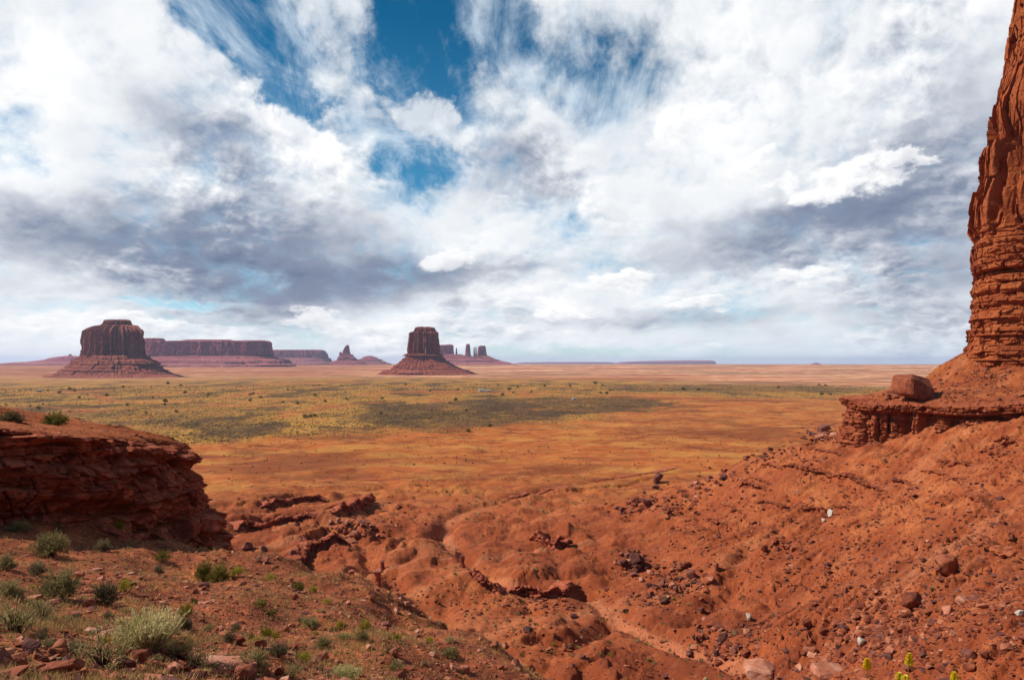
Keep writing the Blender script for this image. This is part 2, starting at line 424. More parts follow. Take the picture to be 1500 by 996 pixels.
BENCH = [(1258, 582, 244), (1300, 577, 254), (1350, 587, 228), (1350, 563, 260), (1400, 602, 213), (1400, 566, 246), (1398, 546, 268), (1450, 606, 199), (1450, 575, 228), (1450, 545, 262),
         (1500, 612, 186), (1500, 568, 236), (1500, 532, 262), (1600, 615, 170), (1600, 540, 250), (1750, 560, 190), (1800, 520, 260), (1320, 600, 226), (1285, 592, 234)]
bench = Table(TPS([PT(*p) for p in BENCH] + [np.array(q, float) for q in [(330, 330, 4), (250, 340, 4), (180, 320, -8), (150, 300, -16)]], 1e-3), 60, 400, 80, 420, 2.0)
# plan line of the ledge's lip, from its free end to the right (behind the lip the bench, before it the slope)
LIP = [(150, 275), (132, 268), (119, 258), (113, 248), (112.5, 238), (117, 232), (122.5, 228.5), (126, 224), (128.5, 219.5), (133, 213.5), (137, 208), (141.5, 203), (146, 197.5), (151, 191), (156, 183), (164, 174), (176, 164), (196, 150), (225, 135)]
LIP_S = smooth_path(LIP, 90)

# the wash down the middle of the basin, and side gullies: pixels on the floor
def FL(px, py, z=-59.0):
    d = -z * F / (py - HZ); return np.array([(px - 750) / F * d, d])
WASH = smooth_path([FL(*p) for p in [(1110, 1030), (1040, 985), (960, 940), (905, 905), (868, 872), (800, 866), (745, 858), (705, 842), (672, 812), (655, 785), (658, 765), (690, 746), (740, 730), (830, 708), (920, 693), (1010, 686), (1080, 676)]], 140)
GULLY = [smooth_path([FL(*p) for p in q], 60) for q in
         [[(745, 858), (720, 862), (705, 845), (690, 835), (676, 812)],
          [(560, 838), (590, 808), (640, 782), (660, 770)],
          [(400, 770), (470, 780), (530, 800), (548, 838), (570, 862), (640, 905)],
          [(905, 905), (880, 925), (850, 948), (790, 950)],
          [(868, 872), (850, 850), (900, 840), (960, 845)],
          [(1000, 940), (1060, 905), (1090, 860)]]]
# scarps: plan lines, the high side on the line's left; height, run back, face half-width
SCARP = []
for q, h, L, w in [([(372, 742), (400, 734), (425, 727), (455, 725), (490, 731)], 2.2, 40, 1.2),
                   ([(330, 776), (372, 770), (405, 762), (440, 760), (470, 768)], 2.4, 30, 1.0),
                   ([(432, 842), (440, 826), (447, 812), (470, 800), (508, 788), (522, 794)], 3.4, 26, 0.8),
                   ([(575, 905), (556, 880), (548, 850), (556, 824), (572, 812)], -3.0, 30, 1.2),
                   ([(668, 800), (680, 818), (694, 836), (712, 856), (735, 866)], -2.2, 22, 0.8),
                   ([(742, 862), (770, 856), (800, 850), (830, 846), (846, 862)], 2.0, 22, 1.6),
                   ([(776, 784), (800, 790), (838, 792)], 2.2, 26, 0.9),
                   ([(800, 722), (840, 714), (910, 704), (975, 690)], 1.2, 24, 0.9),
                   ([(700, 740), (740, 730), (790, 716), (820, 712)], 1.0, 20, 0.9),
                   ([(330, 740), (360, 745), (395, 742), (440, 752)], 1.4, 22, 1.0),
                   ([(560, 708), (640, 716), (700, 706)], 1.2, 40, 2.0),
                   ([(430, 690), (520, 684), (610, 694)], 1.4, 60, 3.0),
                   ([(760, 690), (840, 682), (900, 690)], 1.4, 50, 3.0),
                   ([(480, 985), (560, 975), (640, 985)], 1.2, 12, 1.0)]:
    SCARP.append((smooth_path([FL(*p) for p in q], 30), h, L, w))

def plain_z(d):
    return np.interp(d, [0, 450, 1000, 2500, 4000, 5200, 7800, 9000, 15000, 30000, 60000, 200000], [-61, -61, -63, -70, -78, -76, -42, -40, -60, -90, -170, -560])

def height(x, y, fine=True):
    x = np.asarray(x, float); y = np.asarray(y, float)
    r = np.hypot(x, y)
    out = {}
    zp = plain_z(np.maximum(r, 0))
    z = zp.copy(); wash = np.zeros_like(z); left_m = np.zeros_like(z); right_m = np.zeros_like(z); ledge_m = np.zeros_like(z)
    # rolling plain
    amp = sst(r, 260, 420) * (1 - 0.75 * sst(r, 900, 1800))
    warp = pn2(x / 180, y / 180, 3)
    z += amp * (3.6 * fbm2(x / 130 + warp * 0.6, y / 70, 5, 11, 0.55, ridged=True) + 2.2 * fbm2(x / 45, y / 24, 4, 15, 0.55) - 1.4)
    far = sst(r, 1500, 3000)
    z += far * 5.0 * fbm2(x / 1400, y / 900, 3, 19)
    N = r < 560
    X, Y = x[N], y[N]
    if X.size:
        rr = np.hypot(X, Y)
        zr = RIGHT(X, Y)
        # bench above the ledge
        def near(path, mrg):
            lo, hi = path.min(0) - mrg, path.max(0) + mrg
            return (X > lo[0]) & (X < hi[0]) & (Y > lo[1]) & (Y < hi[1])
        s = np.full(X.shape, -99.0); kb = near(LIP_S, 160) & (X > 60)
        if kb.any():
            dl, sl, tl = seg_dist(X[kb], Y[kb], LIP_S); s[kb] = dl * sl
        zb = bench(X, Y)
        step = sst(s, 3.2, 5.6) * sst(X, 80, 100)
        inb = sst(X, 60, 100)
        # scree heaped against the foot of the tower
        dt_ = np.sqrt(((X - 238 - 0.63 * (Y - 286)) / 60) ** 2 + ((Y - 286) / 45) ** 2)
        zb = zb + 7.0 * (1 - sst(dt_ + 0.05 * pn2(X / 7, Y / 7, 33), 0.98, 1.36)) + 0.5 * fbm2(X / 4, Y / 4, 4, 34, 0.6)
        zr2 = zr + (np.maximum(zb, zr) - zr) * step
        slope_m = sst(zr, -57, -48) * (1 - step)
        # rills running down the right slope
        ux, uy = -0.86, -0.51
        al = X * ux + Y * uy; ac = -X * uy + Y * ux
        wv = 5 * pn2(X / 30, Y / 30, 21)
        rill = fbm2((ac + wv) / 11, al / 60, 3, 23, 0.55, ridged=True)
        rill2 = fbm2((ac + wv * 0.5) / 3.2, al / 22, 2, 29, 0.5, ridged=True)
        zr2 -= slope_m * (2.1 * np.maximum(rill, -0.2) * (0.55 + 0.9 * pn2(X / 33, Y / 33, 25)) + 0.6 * rill2 * sst(pn2(X / 19, Y / 19, 26), -0.1, 0.4)) - slope_m * (2.2 * fbm2(X / 30, Y / 24, 3, 27) + 0.9 * fbm2(X / 8, Y / 8, 4, 28, 0.6))
        rill3 = fbm2((ac + wv * 0.4) / 1.35, al / 15, 2, 24, 0.5, ridged=True)
        zr2 -= slope_m * sst(pn2(X / 24, Y / 24, 30), -0.25, 0.3) * (0.42 * rill3 + 0.6 * rill2)
        # thin harder beds stand out as broken little ledges
        lvl = zr + 0.9 * pn2(X / 26, Y / 26, 31) + 0.02 * X
        for z0, a, sd in ((-20.5, 1.0, 41), (-24.5, 0.9, 42), (-28.0, 1.3, 43), (-33.5, 0.9, 44), (-38.0, 1.0, 45), (-43.0, 0.8, 46), (-48.0, 0.9, 47)):
            m = sst(pn2(X / 17, Y / 17, sd), -0.05, 0.35)
            zr2 += slope_m * m * a * 1.3 * (sst(lvl, z0 - 0.22, z0 + 0.22) - sst(lvl, z0 - 3.5, z0 + 3.5))
        # rocky crust: broken flat pieces where the soil is thin
        kb = (zr2 > -62) & (Y > 40) & (X > -140) & (np.abs(X) < 0.85 * Y + 20)
        if kb.any():
            xk, yk = X[kb], Y[kb]
            rk = sst(fbm2(xk / 15, yk / 15, 4, 36, 0.6), -0.12, 0.30) * (0.55 + 0.65 * slope_m[kb])
            zr2[kb] += rk * (facets(xk + 0.6 * pn2(xk / 3, yk / 3, 37), yk, 2.3, 2.3, 0.75, 1.2, 38) + facets(xk, yk, 0.95, 0.95, 0.38, 1.3, 39))
        floor_m = (1 - sst(zr, -56.5, -46)) * (1 - step)
        # badland mounds of the basin floor
        wx, wy = 9 * pn2(X / 40, Y / 40, 51), 9 * pn2(X / 40, Y / 40, 52)
        mound = np.abs(pn2((X + wx) / 26, (Y + wy) / 40, 53)) * 5.2 + np.abs(pn2((X + wx) / 11, (Y + wy) / 15, 54)) * 1.8 - 1.7
        near_wash = np.full(X.shape, 99.0); kb = near(WASH, 18)
        if kb.any(): near_wash[kb] = seg_dist(X[kb], Y[kb], WASH)[0]
        mfade = sst(near_wash, 2.0, 16) * (1 - 0.65 * sst(rr, 240, 420))
        zr2 += floor_m * mfade * mound
        # broken benches: the clay weathers into low steps
        bz = 2.6 * fbm2(X / 34, Y / 26, 4, 55, 0.55) + 1.0 * np.abs(pn2(X / 8, Y / 8, 56)); st_ = 1.25
        q_ = bz / st_; qf = q_ - np.floor(q_)
        benchy = (np.floor(q_) + sst(qf, 0.42, 0.58)) * st_
        bm_ = floor_m * mfade * sst(pn2(X / 45, Y / 45, 58) + 0.5 * np.exp(-(((X + 45) / 45) ** 2 + ((Y - 265) / 75) ** 2)), -0.15, 0.3)
        zr2 += bm_ * (0.35 * bz + 0.75 * benchy) + floor_m * mfade * (0.9 * fbm2(X / 14, Y / 14, 4, 60, 0.6, ridged=True) - 0.5)
        hum = fbm2(X / 12, Y / 12, 4, 57, 0.55)
        zr2 += (0.35 + 0.5 * floor_m) * hum * (1 - 0.5 * step) + 0.30 * fbm2(X / 3.0, Y / 3.0, 4, 61, 0.62)
        # broken scarps
        for path, h, L, w in SCARP:
            k_ = near(path, 4 * L + 6)
            if not k_.any(): continue
            xk, yk = X[k_], Y[k_]
            d_, s_, t_ = seg_dist(xk, yk, path)
            jag = 1.3 * pn2(xk / 4.5, yk / 4.5, 71) + 0.7 * pn2(xk / 1.7, yk / 1.7, 72)
            sd = d_ * s_ + jag
            end = sst(t_, 0, 0.12) * sst(-t_, -1, -0.88)
            hh = abs(h)
            if h < 0: sd = -sd
            up = sst(sd, -w, w) * np.exp(-np.maximum(sd, 0) / L) - 0.25 * np.exp(-np.maximum(-sd, 0) / 6) * (sd < w)
            zr2[k_] += hh * end * up * (d_ < 4 * L)
        # gullies and the wash
        for g in GULLY:
            k_ = near(g, 14)
            if not k_.any(): continue
            d_, _, t_ = seg_dist(X[k_], Y[k_], g)
            dj = d_ + 0.8 * pn2(X[k_] / 5, Y[k_] / 5, 81)
            zr2[k_] -= 2.6 * np.exp(-np.maximum(dj, 0) ** 2 / 3.0 ** 2) * sst(t_, 0, 0.1)
        dj = near_wash + 1.2 * pn2(X / 9, Y / 9, 83)
        wm = 1 - sst(dj, 0.8, 2.8)
        zr2 = zr2 - 1.6 * (1 - sst(dj, 1.5, 5.5)) * (1 - 0.4 * sst(Y, 260, 420))
        wash[N] = wm * (1 - sst(Y, 260, 330))
        # near hillside on the left
        zl = LEFT(X, Y)
        lm = sst(zl, -16, -8)
        zl2 = zl + 0.5 * fbm2(X / 9, Y / 9, 4, 91, 0.55) * sst(rr, 6, 20) + 0.16 * fbm2(X / 1.7, Y / 1.7, 4, 95, 0.6) * sst(rr, 3, 12)
        zl2 += (1 - lm) * 1.6 * fbm2(X / 7, Y / 7, 3, 97, 0.5, ridged=True) * sst(zl, -60, -16)
        zl2 += 0.26 * lm * (pn2((X + 0.5 * Y) / 2.6, (Y - X) / 9, 99))
        zn = smax(zl2, zr2, 1.2)
        left_m[N] = sst(zl2 - zr2, -1.5, 1.5)
        right_m[N] = (1 - left_m[N]) * sst(zr, -58, -50)
        b = 1 - sst(rr, 330, 520) * (1 - 0.0 * X)
        z[N] = z[N] + (zn - z[N]) * b
        ledge_m[N] = step
    return z, dict(wash=wash, left=left_m, right=right_m, bench=ledge_m)

# polar grid around the viewer: fine where the photograph looks, coarse behind
QUAL = 1.0
rows = np.concatenate([np.linspace(0.6, 7.6, 24), np.geomspace(8, 700, int(1250 * QUAL)), np.geomspace(704, 46000, int(260 * QUAL))])
half = np.linspace(-39, 39, int(1180 * QUAL))
cols = np.radians(np.concatenate([half, np.linspace(39.6, 320.4, 130)]))
TH, RR = np.meshgrid(cols, rows)
GX, GY = RR * np.sin(TH), RR * np.cos(TH)
GZ, GM = height(GX, GY)
NIN = len(half)
_thg = cols[:NIN]

def ground_z(x, y):
    """height of the built ground mesh at x, y (inside the fine sector)"""
    th = math.atan2(x, y); r = math.hypot(x, y)
    c = (th - _thg[0]) / (_thg[1] - _thg[0]); c = min(max(c, 0), NIN - 1.001); j = int(c); fc = c - j
    i = int(np.searchsorted(rows, r)) - 1; i = min(max(i, 0), len(rows) - 2); fr = (r - rows[i]) / (rows[i + 1] - rows[i])
    g = GZ
    return (g[i, j] * (1 - fc) + g[i, j + 1] * fc) * (1 - fr) + (g[i + 1, j] * (1 - fc) + g[i + 1, j + 1] * fc) * fr

def ground_zv(x, y):
    th = np.arctan2(x, y); r = np.hypot(x, y)
    c = np.clip((th - _thg[0]) / (_thg[1] - _thg[0]), 0, NIN - 1.001); j = c.astype(int); fc = c - j
    i = np.clip(np.searchsorted(rows, r) - 1, 0, len(rows) - 2); fr = (r - rows[i]) / (rows[i + 1] - rows[i]); g = GZ
    return (g[i, j] * (1 - fc) + g[i, j + 1] * fc) * (1 - fr) + (g[i + 1, j] * (1 - fc) + g[i + 1, j + 1] * fc) * fr

def on_ground(px, py, dmin=5.0):
    """the point of the ground seen at a photograph pixel"""
    u = (px - 750) / F; th = math.atan(u)
    c = (th - _thg[0]) / (_thg[1] - _thg[0]); c = min(max(c, 0), NIN - 1.001); j = int(c); fc = c - j
    zc = GZ[:, j] * (1 - fc) + GZ[:, j + 1] * fc
    y = rows * math.cos(th)
    v = zc / y; tgt = (HZ - py) / F
    ok = np.where((v >= tgt) & (y > dmin))[0]
    if len(ok) == 0: return None
    i = max(ok[0], 1); a, b = v[i - 1], v[i]
    t = 0 if b == a else min(max((tgt - a) / (b - a), 0), 1)
    d = y[i - 1] + t * (y[i] - y[i - 1])
    return Vector((u * d, d, ground_z(u * d, d)))

# ------------------------------------------------------------------ ground mesh and material
def ground_material():
    m = bpy.data.materials.new('red_desert_ground'); m.use_nodes = True
    t = NT(m.node_tree); t.n.clear()
    pos = t.n.new('ShaderNodeNewGeometry').outputs['Position']
    veg, dark, pale, wash, left, yel = (t.attr(k) for k in ('veg', 'dark', 'pale', 'wash', 'left', 'yellow'))
    nb = t.noise(pos, 0.012, 5, 0.6)
    nm = t.noise(pos, 0.11, 6, 0.6)
    ns = t.noise(pos, 1.1, 6, 0.65)
    nf = t.noise(pos, 7.0, 4, 0.6)
    fall = t.vm('MULTIPLY', t.mapping(pos, (0, 0, 0), (0, 0, -R(31)), (1, 1, 1)), (0.13, 1.0, 0.3))
    soil = t.ramp(t.add(t.mul(nb, 0.5), t.mul(nm, 0.5)), [(0.36, (0.155, 0.031, 0.010)), (0.5, (0.29, 0.066, 0.020)), (0.64, (0.47, 0.150, 0.050))])
    soil = t.mix(t.mapr(ns, 0.35, 0.75, 0.0, 0.55), soil, (0.165, 0.036, 0.017))
    soil = t.mix(t.mapr(nf, 0.56, 0.8, 0.0, 0.5), soil, (0.38, 0.15, 0.08))
    soil = t.mix(t.mapr(t.noise(fall, 0.09, 5, 0.6), 0.54, 0.70, 0.0, 0.65), soil, (0.43, 0.155, 0.068))
    soil = t.mix(t.mapr(t.noise(fall, 0.55, 5, 0.65), 0.54, 0.70, 0.0, 0.5), soil, (0.14, 0.032, 0.013))
    soil = t.mix(t.mapr(t.noise(t.vm('ADD', fall, (3, 8, 0)), 0.8, 4, 0.65), 0.57, 0.72, 0.0, 0.45), soil, (0.44, 0.16, 0.075))
    soil = t.mix(t.mapr(t.noise(pos, 0.45, 6, 0.7), 0.52, 0.66, 0.0, 0.5), soil, (0.165, 0.038, 0.015))
    # pebbles and clods
    wpos = t.vm('ADD', pos, t.vm('SCALE', t.vm('SUBTRACT', t.noise(pos, 1.2, 3, 0.6, color=True), (0.5, 0.5, 0.5)), scale=0.8))
    p1 = t.voronoi(wpos, 1.5, 'F1'); p1c = t.sep(t.voronoi(wpos, 1.5, 'F1', out='Color'))
    p2 = t.voronoi(wpos, 4.2, 'F1'); p2c = t.sep(t.voronoi(wpos, 4.2, 'F1', out='Color'))
    st1 = t.mul(t.mapr(p1, 0.20, 0.34, 1.0, 0.0), t.mapr(p1c[0], 0.62, 0.66))
    st2 = t.mul(t.mapr(p2, 0.22, 0.36, 1.0, 0.0), t.mapr(p2c[0], 0.50, 0.54))
    stc = t.ramp(p2c[1], [(0.0, (0.12, 0.032, 0.018)), (0.45, (0.24, 0.06, 0.026)), (0.75, (0.34, 0.12, 0.06)), (1.0, (0.46, 0.26, 0.17))])
    stones = t.mul(t.math('MAXIMUM', st1, st2), t.mapr(nm, 0.38, 0.56, 0.25, 0.9))
    soil = t.mix(stones, soil, stc)
    # beds of slightly different clay
    zz = t.sep(pos)[2]
    bed = t.noise(t.comb(0.0, 0.0, t.add(zz, t.mul(nm, 1.2))), 0.9, 4, 0.7)
    soil = t.mix(t.mapr(bed, 0.55, 0.75, 0.0, 0.45), soil, (0.38, 0.125, 0.058))
    soil = t.mix(t.mapr(bed, 0.45, 0.25, 0.0, 0.45), soil, (0.145, 0.034, 0.018))
    near = t.mix(t.mapr(ns, 0.3, 0.7), (0.15, 0.040, 0.018), (0.33, 0.092, 0.036))
    near = t.mix(t.mapr(t.noise(pos, 0.35, 5, 0.6), 0.50, 0.68, 0.0, 0.6), near, (0.54, 0.190, 0.062))
    soil = t.mix(left, soil, t.mix(t.mul(stones, 0.8), near, stc))
    soil = t.mix(t.mul(wash, 0.7), soil, (0.46, 0.155, 0.070))
    orange = t.mix(t.mapr(nm, 0.35, 0.65), (0.36, 0.088, 0.020), (0.45, 0.150, 0.036))
    orange = t.mix(t.mapr(t.noise(t.mapping(pos, (0, 0, 0), (0, 0, 0.3), (1, 2.2, 1)), 0.030, 6, 0.65), 0.47, 0.66, 0.0, 0.85), orange, (0.155, 0.040, 0.015))
    orange = t.mix(t.mapr(t.noise(t.mapping(pos, (5, 9, 0), (0, 0, 0.2), (1, 2.0, 1)), 0.02, 6, 0.65), 0.50, 0.64, 0.0, 0.75), orange, (0.46, 0.205, 0.048))
    orange = t.mix(t.mapr(t.noise(t.mapping(pos, (2, 4, 0), (0, 0, 0), (0.7, 1.0, 1)), 0.0085, 7, 0.66), 0.48, 0.60, 0.0, 0.75), orange, (0.175, 0.044, 0.015))
    orange = t.mix(t.mapr(ns, 0.5, 0.75, 0.0, 0.45), orange, (0.14, 0.05, 0.02))
    soil = t.mix(yel, soil, orange)
    # scrub: dots of shrub over ground, in drifts
    sp = t.mapping(pos, (0, 0, 0), (0, 0, 0), (1, 1, 0.2))
    dots = t.voronoi(sp, 0.24, 'F1')
    dots2 = t.voronoi(t.vm('ADD', sp, (31, 7, 0)), 0.13, 'F1')
    drift = t.noise(t.mapping(pos, (0, 0, 0), (0, 0, 0), (1.0, 0.45, 1)), 0.012, 6, 0.65)
    grass = t.ramp(t.add(t.mul(drift, 0.75), t.mul(t.noise(pos, 0.09, 4, 0.6), 0.25)),
                   [(0.38, (0.095, 0.046, 0.019)), (0.45, (0.19, 0.090, 0.026)), (0.52, (0.44, 0.215, 0.038)), (0.60, (0.37, 0.120, 0.036))])
    grass = t.mix(t.mul(t.mapr(dots, 0.30, 0.52, 1.0, 0.0), t.mapr(drift, 0.68, 0.42, 0.25, 0.95)), grass, (0.060, 0.044, 0.020))
    soil = t.mix(veg, soil, grass)
    dk = t.mix(t.mapr(t.noise(t.mapping(pos, (0, 0, 0), (0, 0, 0), (1, 0.4, 1)), 0.05, 5, 0.7), 0.5, 0.72), (0.070, 0.036, 0.018), (0.22, 0.12, 0.028))
    dk = t.mix(t.mapr(dots2, 0.1, 0.3, 0.8, 0.0), dk, (0.045, 0.04, 0.02))
    soil = t.mix(dark, soil, dk)  # dark patches: scrub plus cloud shade painted into the ground colour
    pk = t.mix(t.mapr(nb, 0.35, 0.65), (0.42, 0.135, 0.062), (0.68, 0.39, 0.205))
    pk = t.mix(t.mapr(t.noise(t.mapping(pos, (0, 0, 0), (0, 0, 0), (0.3, 1, 1)), 0.0045, 6, 0.68), 0.49, 0.58, 0.0, 0.9), pk, (0.17, 0.10, 0.048))
    pk = t.mix(t.mapr(t.noise(t.mapping(pos, (900, 300, 0), (0, 0, 0), (0.25, 1, 1)), 0.003, 6, 0.68), 0.52, 0.62, 0.0, 0.7), pk, (0.36, 0.095, 0.042))
    soil = t.mix(pale, soil, pk)
    bs = t.n.new('ShaderNodeBsdfPrincipled')
    t.put(bs.inputs['Base Color'], soil); bs.inputs['Roughness'].default_value = 0.95
    bs.inputs['Specular IOR Level'].default_value = 0.1
    bump = t.n.new('ShaderNodeBump'); bump.inputs['Strength'].default_value = 0.9; bump.inputs['Distance'].default_value = 0.30
    t.put(bump.inputs['Height'], t.add(t.add(ns, t.mul(nf, 0.35)), t.mul(stones, 0.9)))
    t.l.new(bump.outputs[0], bs.inputs['Normal'])
    out = t.n.new('ShaderNodeOutputMaterial'); t.l.new(bs.outputs[0], out.inputs[0])
    return m

def pix_rows(x, y, z):
    y = np.maximum(y, 1e-3); return 750 + F * x / y, HZ - F * z / y

# ground cover: where the scrub, the bare pans and the pale far sand lie (plan of the valley, cloud-shade patches painted in)
def cover():
    x, y = GX, GY; r = np.hypot(x, y)
    az = np.degrees(np.arctan2(x, np.maximum(y, 1)))
    w = fbm2(x / 260, y / 200, 5, 201, 0.6); w2 = fbm2(x / 900, y / 700, 4, 207, 0.55)
    w3 = fbm2(x / 60, y / 60, 4, 209, 0.6)
    # near limit of the scrub belt: closer on the left, farther on the right
    lim = np.interp(az, [-36, -25, -15, -5, 5, 14, 26, 36], [540, 570, 640, 720, 800, 930, 1080, 1150])
    k = r * (1 + 0.16 * w + 0.05 * w3)
    veg = sst(k / lim, 0.88, 1.10)
    farlim = np.interp(az, [-36, -10, 0, 12, 20, 36], [5200, 4000, 3300, 2900, 2600, 2500])
    veg = np.maximum(veg, 0.7 * sst(k / lim, 0.62, 0.9) * sst(w + 0.8 * w3, 0.12, 0.5))
    veg *= 1 - sst(r * (1 + 0.15 * w2) / farlim, 0.8, 1.15)
    veg *= 1 - 0.85 * sst(w2 + 0.5 * w + 0.25 * w3, 0.22, 0.5)
    # the dark scrub in the middle, with cloud shade put into its colour
    def lens(px0, px1, py0, py1, sh=0.0):
        a = (np.degrees(np.arctan((px0 - 750) / F)), np.degrees(np.arctan((px1 - 750) / F)))
        d0, d1 = 63 * F / (py1 - HZ), 65 * F / (py0 - HZ)
        ca, ra = (a[0] + a[1]) / 2, (a[1] - a[0]) / 2; cd, rd = math.log((d0 * d1) ** 0.5), math.log(d1 / d0) / 2
        u = (az - ca) / ra; v = (np.log(np.maximum(y, 1)) - cd) / rd - sh * u
        return np.sqrt(u * u + v * v) + 0.35 * w + 0.22 * w3
    dark = np.maximum(1 - sst(lens(520, 900, 584, 630, 0.45), 0.78, 1.05), (1 - sst(lens(700, 1010, 583, 608, 0.1), 0.80, 1.05)))
    dark = 0.8 * dark * (1 - 0.7 * sst(w3 + 0.5 * w, 0.05, 0.5))
    dark = np.maximum(dark, 0.3 * (1 - sst(lens(-60, 420, 590, 640, -0.1), 0.7, 1.1)))
    dark = np.maximum(dark, 0.5 * (1 - sst(lens(900, 1300, 562, 574, 0.0), 0.7, 1.1)))
    bare = 1 - sst(lens(860, 1400, 583, 640, 0.1), 0.75, 1.1)
    veg = veg * (1 - 0.9 * bare * (1 - dark))
    yellow = sst(r, 260, 420) * (1 - sst(r, 1400, 2600))
    pale = sst(r * (1 + 0.2 * w2 + 0.1 * w), 2900, 4200) * (0.5 + 0.5 * sst(az, -16, -4))
    pale = np.maximum(pale, 0.9 * sst(r * (1 + 0.15 * w), 1900, 2600) * sst(az, 8, 18) * (1 - sst(w, 0.2, 0.5)))
    pale *= 1 - 0.7 * sst(fbm2(x / 1500, y / 420, 4, 215, 0.6), 0.0, 0.30)
    # bare dirt tracks across the scrub
    track = np.zeros_like(r)
    for q, wd in (([(135, 576), (150, 580), (165, 585), (200, 587), (260, 589), (330, 590), (420, 588)], 9), ([(300, 591), (350, 596), (420, 594)], 12), ([(410, 612), (470, 600), (540, 590), (600, 586)], 8),
                  ([(640, 577), (700, 574), (800, 580), (900, 577), (1010, 585)], 9), ([(0, 600), (60, 595), (130, 601)], 8), ([(940, 600), (1100, 583), (1260, 584)], 8)):
        P_ = smooth_path([FL(a, b, -63.0) for a, b in q], 40); lo, hi = P_.min(0) - 60, P_.max(0) + 60
        k_ = (x > lo[0]) & (x < hi[0]) & (y > lo[1]) & (y < hi[1])
        if k_.any(): track[k_] = np.maximum(track[k_], 1 - sst(seg_dist(x[k_], y[k_], P_)[0] * (1 + 0.5 * w3[k_]) - 4 * w[k_], wd * 0.5, wd * 1.5))
    veg = veg * (1 - 0.85 * track); dark = dark * (1 - track)
    tr = (r > 430)
    return dict(veg=veg * tr, dark=dark * tr, pale=pale, yellow=yellow, wash=np.maximum(GM['wash'], 0.8 * track), left=GM['left'])

GC = cover()
MAT_GROUND = ground_material()
_nr, _nc = GX.shape
_v = np.stack([GX, GY, GZ], -1).reshape(-1, 3)
_q = grid_quads(_nr, _nc, wrap=True)[:, ::-1]
_v = np.vstack([_v, [[0, 0, float(GZ[0].mean())]]]); _ci = len(_v) - 1
_t = [(_ci, (j + 1) % _nc, j) for j in range(_nc)]
ground = make_mesh('ground', _v, _q, _t, True, {k: np.concatenate([a.ravel(), [0.0 if k != 'left' else 1.0]]) for k, a in GC.items()}, MAT_GROUND)
ground['kind'] = 'structure'

# ------------------------------------------------------------------ rock walls, tower, buttes
def rock_material(name, lo, mid, hi, varnish=0.35, bed=0.5, scale=1.0, streak=0.25, bump=0.25):
    """bedded sandstone: colour by bed, dark vertical varnish, grain"""
    m = bpy.data.materials.new(name); m.use_nodes = True
    t = NT(m.node_tree); t.n.clear()
    pos = t.n.new('ShaderNodeNewGeometry').outputs['Position']
    x, y, z = t.sep(pos)
    n1 = t.noise(pos, 0.35 * scale, 6, 0.6)
    n2 = t.noise(pos, 2.4 * scale, 6, 0.65)
    zb = t.add(z, t.mul(n1, 1.6 / scale))
    b = t.noise(t.comb(t.mul(x, 0.03), t.mul(y, 0.03), t.mul(zb, 1.0)), 0.9 * scale, 5, 0.7)
    v = t.add(t.mul(b, bed), t.mul(n1, 1 - bed))
    col = t.ramp(v, [(0.32, lo), (0.5, mid), (0.68, hi)])
    st = t.noise(t.mapping(pos, (0, 0, 0), (0, 0, 0), (1, 1, 0.05)), streak * scale, 5, 0.65)
    col = t.mix(t.mapr(st, 0.5, 0.72, 0.0, varnish), col, tuple(c * 0.4 for c in lo))
    col = t.mix(t.mapr(n2, 0.55, 0.8, 0.0, 0.35), col, hi)
    col = t.mix(t.mapr(n2, 0.45, 0.25, 0.0, 0.5), col, tuple(c * 0.55 for c in lo))
    bs = t.n.new('ShaderNodeBsdfPrincipled'); t.put(bs.inputs['Base Color'], col)
    bs.inputs['Roughness'].default_value = 0.9; bs.inputs['Specular IOR Level'].default_value = 0.15
    bp = t.n.new('ShaderNodeBump'); bp.inputs['Strength'].default_value = 0.8; bp.inputs['Distance'].default_value = bump / scale
    t.put(bp.inputs['Height'], t.add(n2, t.mul(b, 0.6))); t.l.new(bp.outputs[0], bs.inputs['Normal'])
    out = t.n.new('ShaderNodeOutputMaterial'); t.l.new(bs.outputs[0], out.inputs[0])
    return m

M_CLIFF = rock_material('dark_red_sandstone', (0.1830, 0.0431, 0.0220), (0.3050, 0.0719, 0.0330), (0.4880, 0.1510, 0.0757), 0.3, 0.35, 1.6)
M_LEDGE = rock_material('red_ledge_sandstone', (0.18, 0.040, 0.016), (0.28, 0.068, 0.026), (0.40, 0.135, 0.062), 0.3, 0.6, 0.6)
M_TOWER = rock_material('tower_sandstone', (0.1848, 0.0380, 0.0117), (0.2772, 0.0654, 0.0187), (0.3444, 0.1026, 0.0328), 0.4, 0.4, 0.25, 0.4)
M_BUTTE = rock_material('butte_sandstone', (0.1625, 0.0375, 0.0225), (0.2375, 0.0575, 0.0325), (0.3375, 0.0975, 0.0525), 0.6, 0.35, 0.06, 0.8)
M_TALUS = rock_material('talus_shale', (0.1560, 0.0336, 0.0192), (0.2400, 0.0552, 0.0288), (0.3600, 0.1200, 0.0696), 0.0, 0.75, 0.08, 0.3)
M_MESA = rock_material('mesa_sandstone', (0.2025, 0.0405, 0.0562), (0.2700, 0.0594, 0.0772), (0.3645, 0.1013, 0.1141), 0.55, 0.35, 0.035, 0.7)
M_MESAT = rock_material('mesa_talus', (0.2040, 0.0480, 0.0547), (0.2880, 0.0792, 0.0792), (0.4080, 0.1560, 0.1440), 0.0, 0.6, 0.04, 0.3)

def tag(o, label=None, cat=None, group=None, kind=None):
    if label: o['label'] = label
    if cat: o['category'] = cat
    if group: o['group'] = group
    if kind: o['kind'] = kind
    return o

def empty(name, loc, label=None, cat=None, group=None):
    e = bpy.data.objects.new(name, None); e.location = loc; COL.objects.link(e); e.empty_display_size = 1
    return tag(e, label, cat, group)

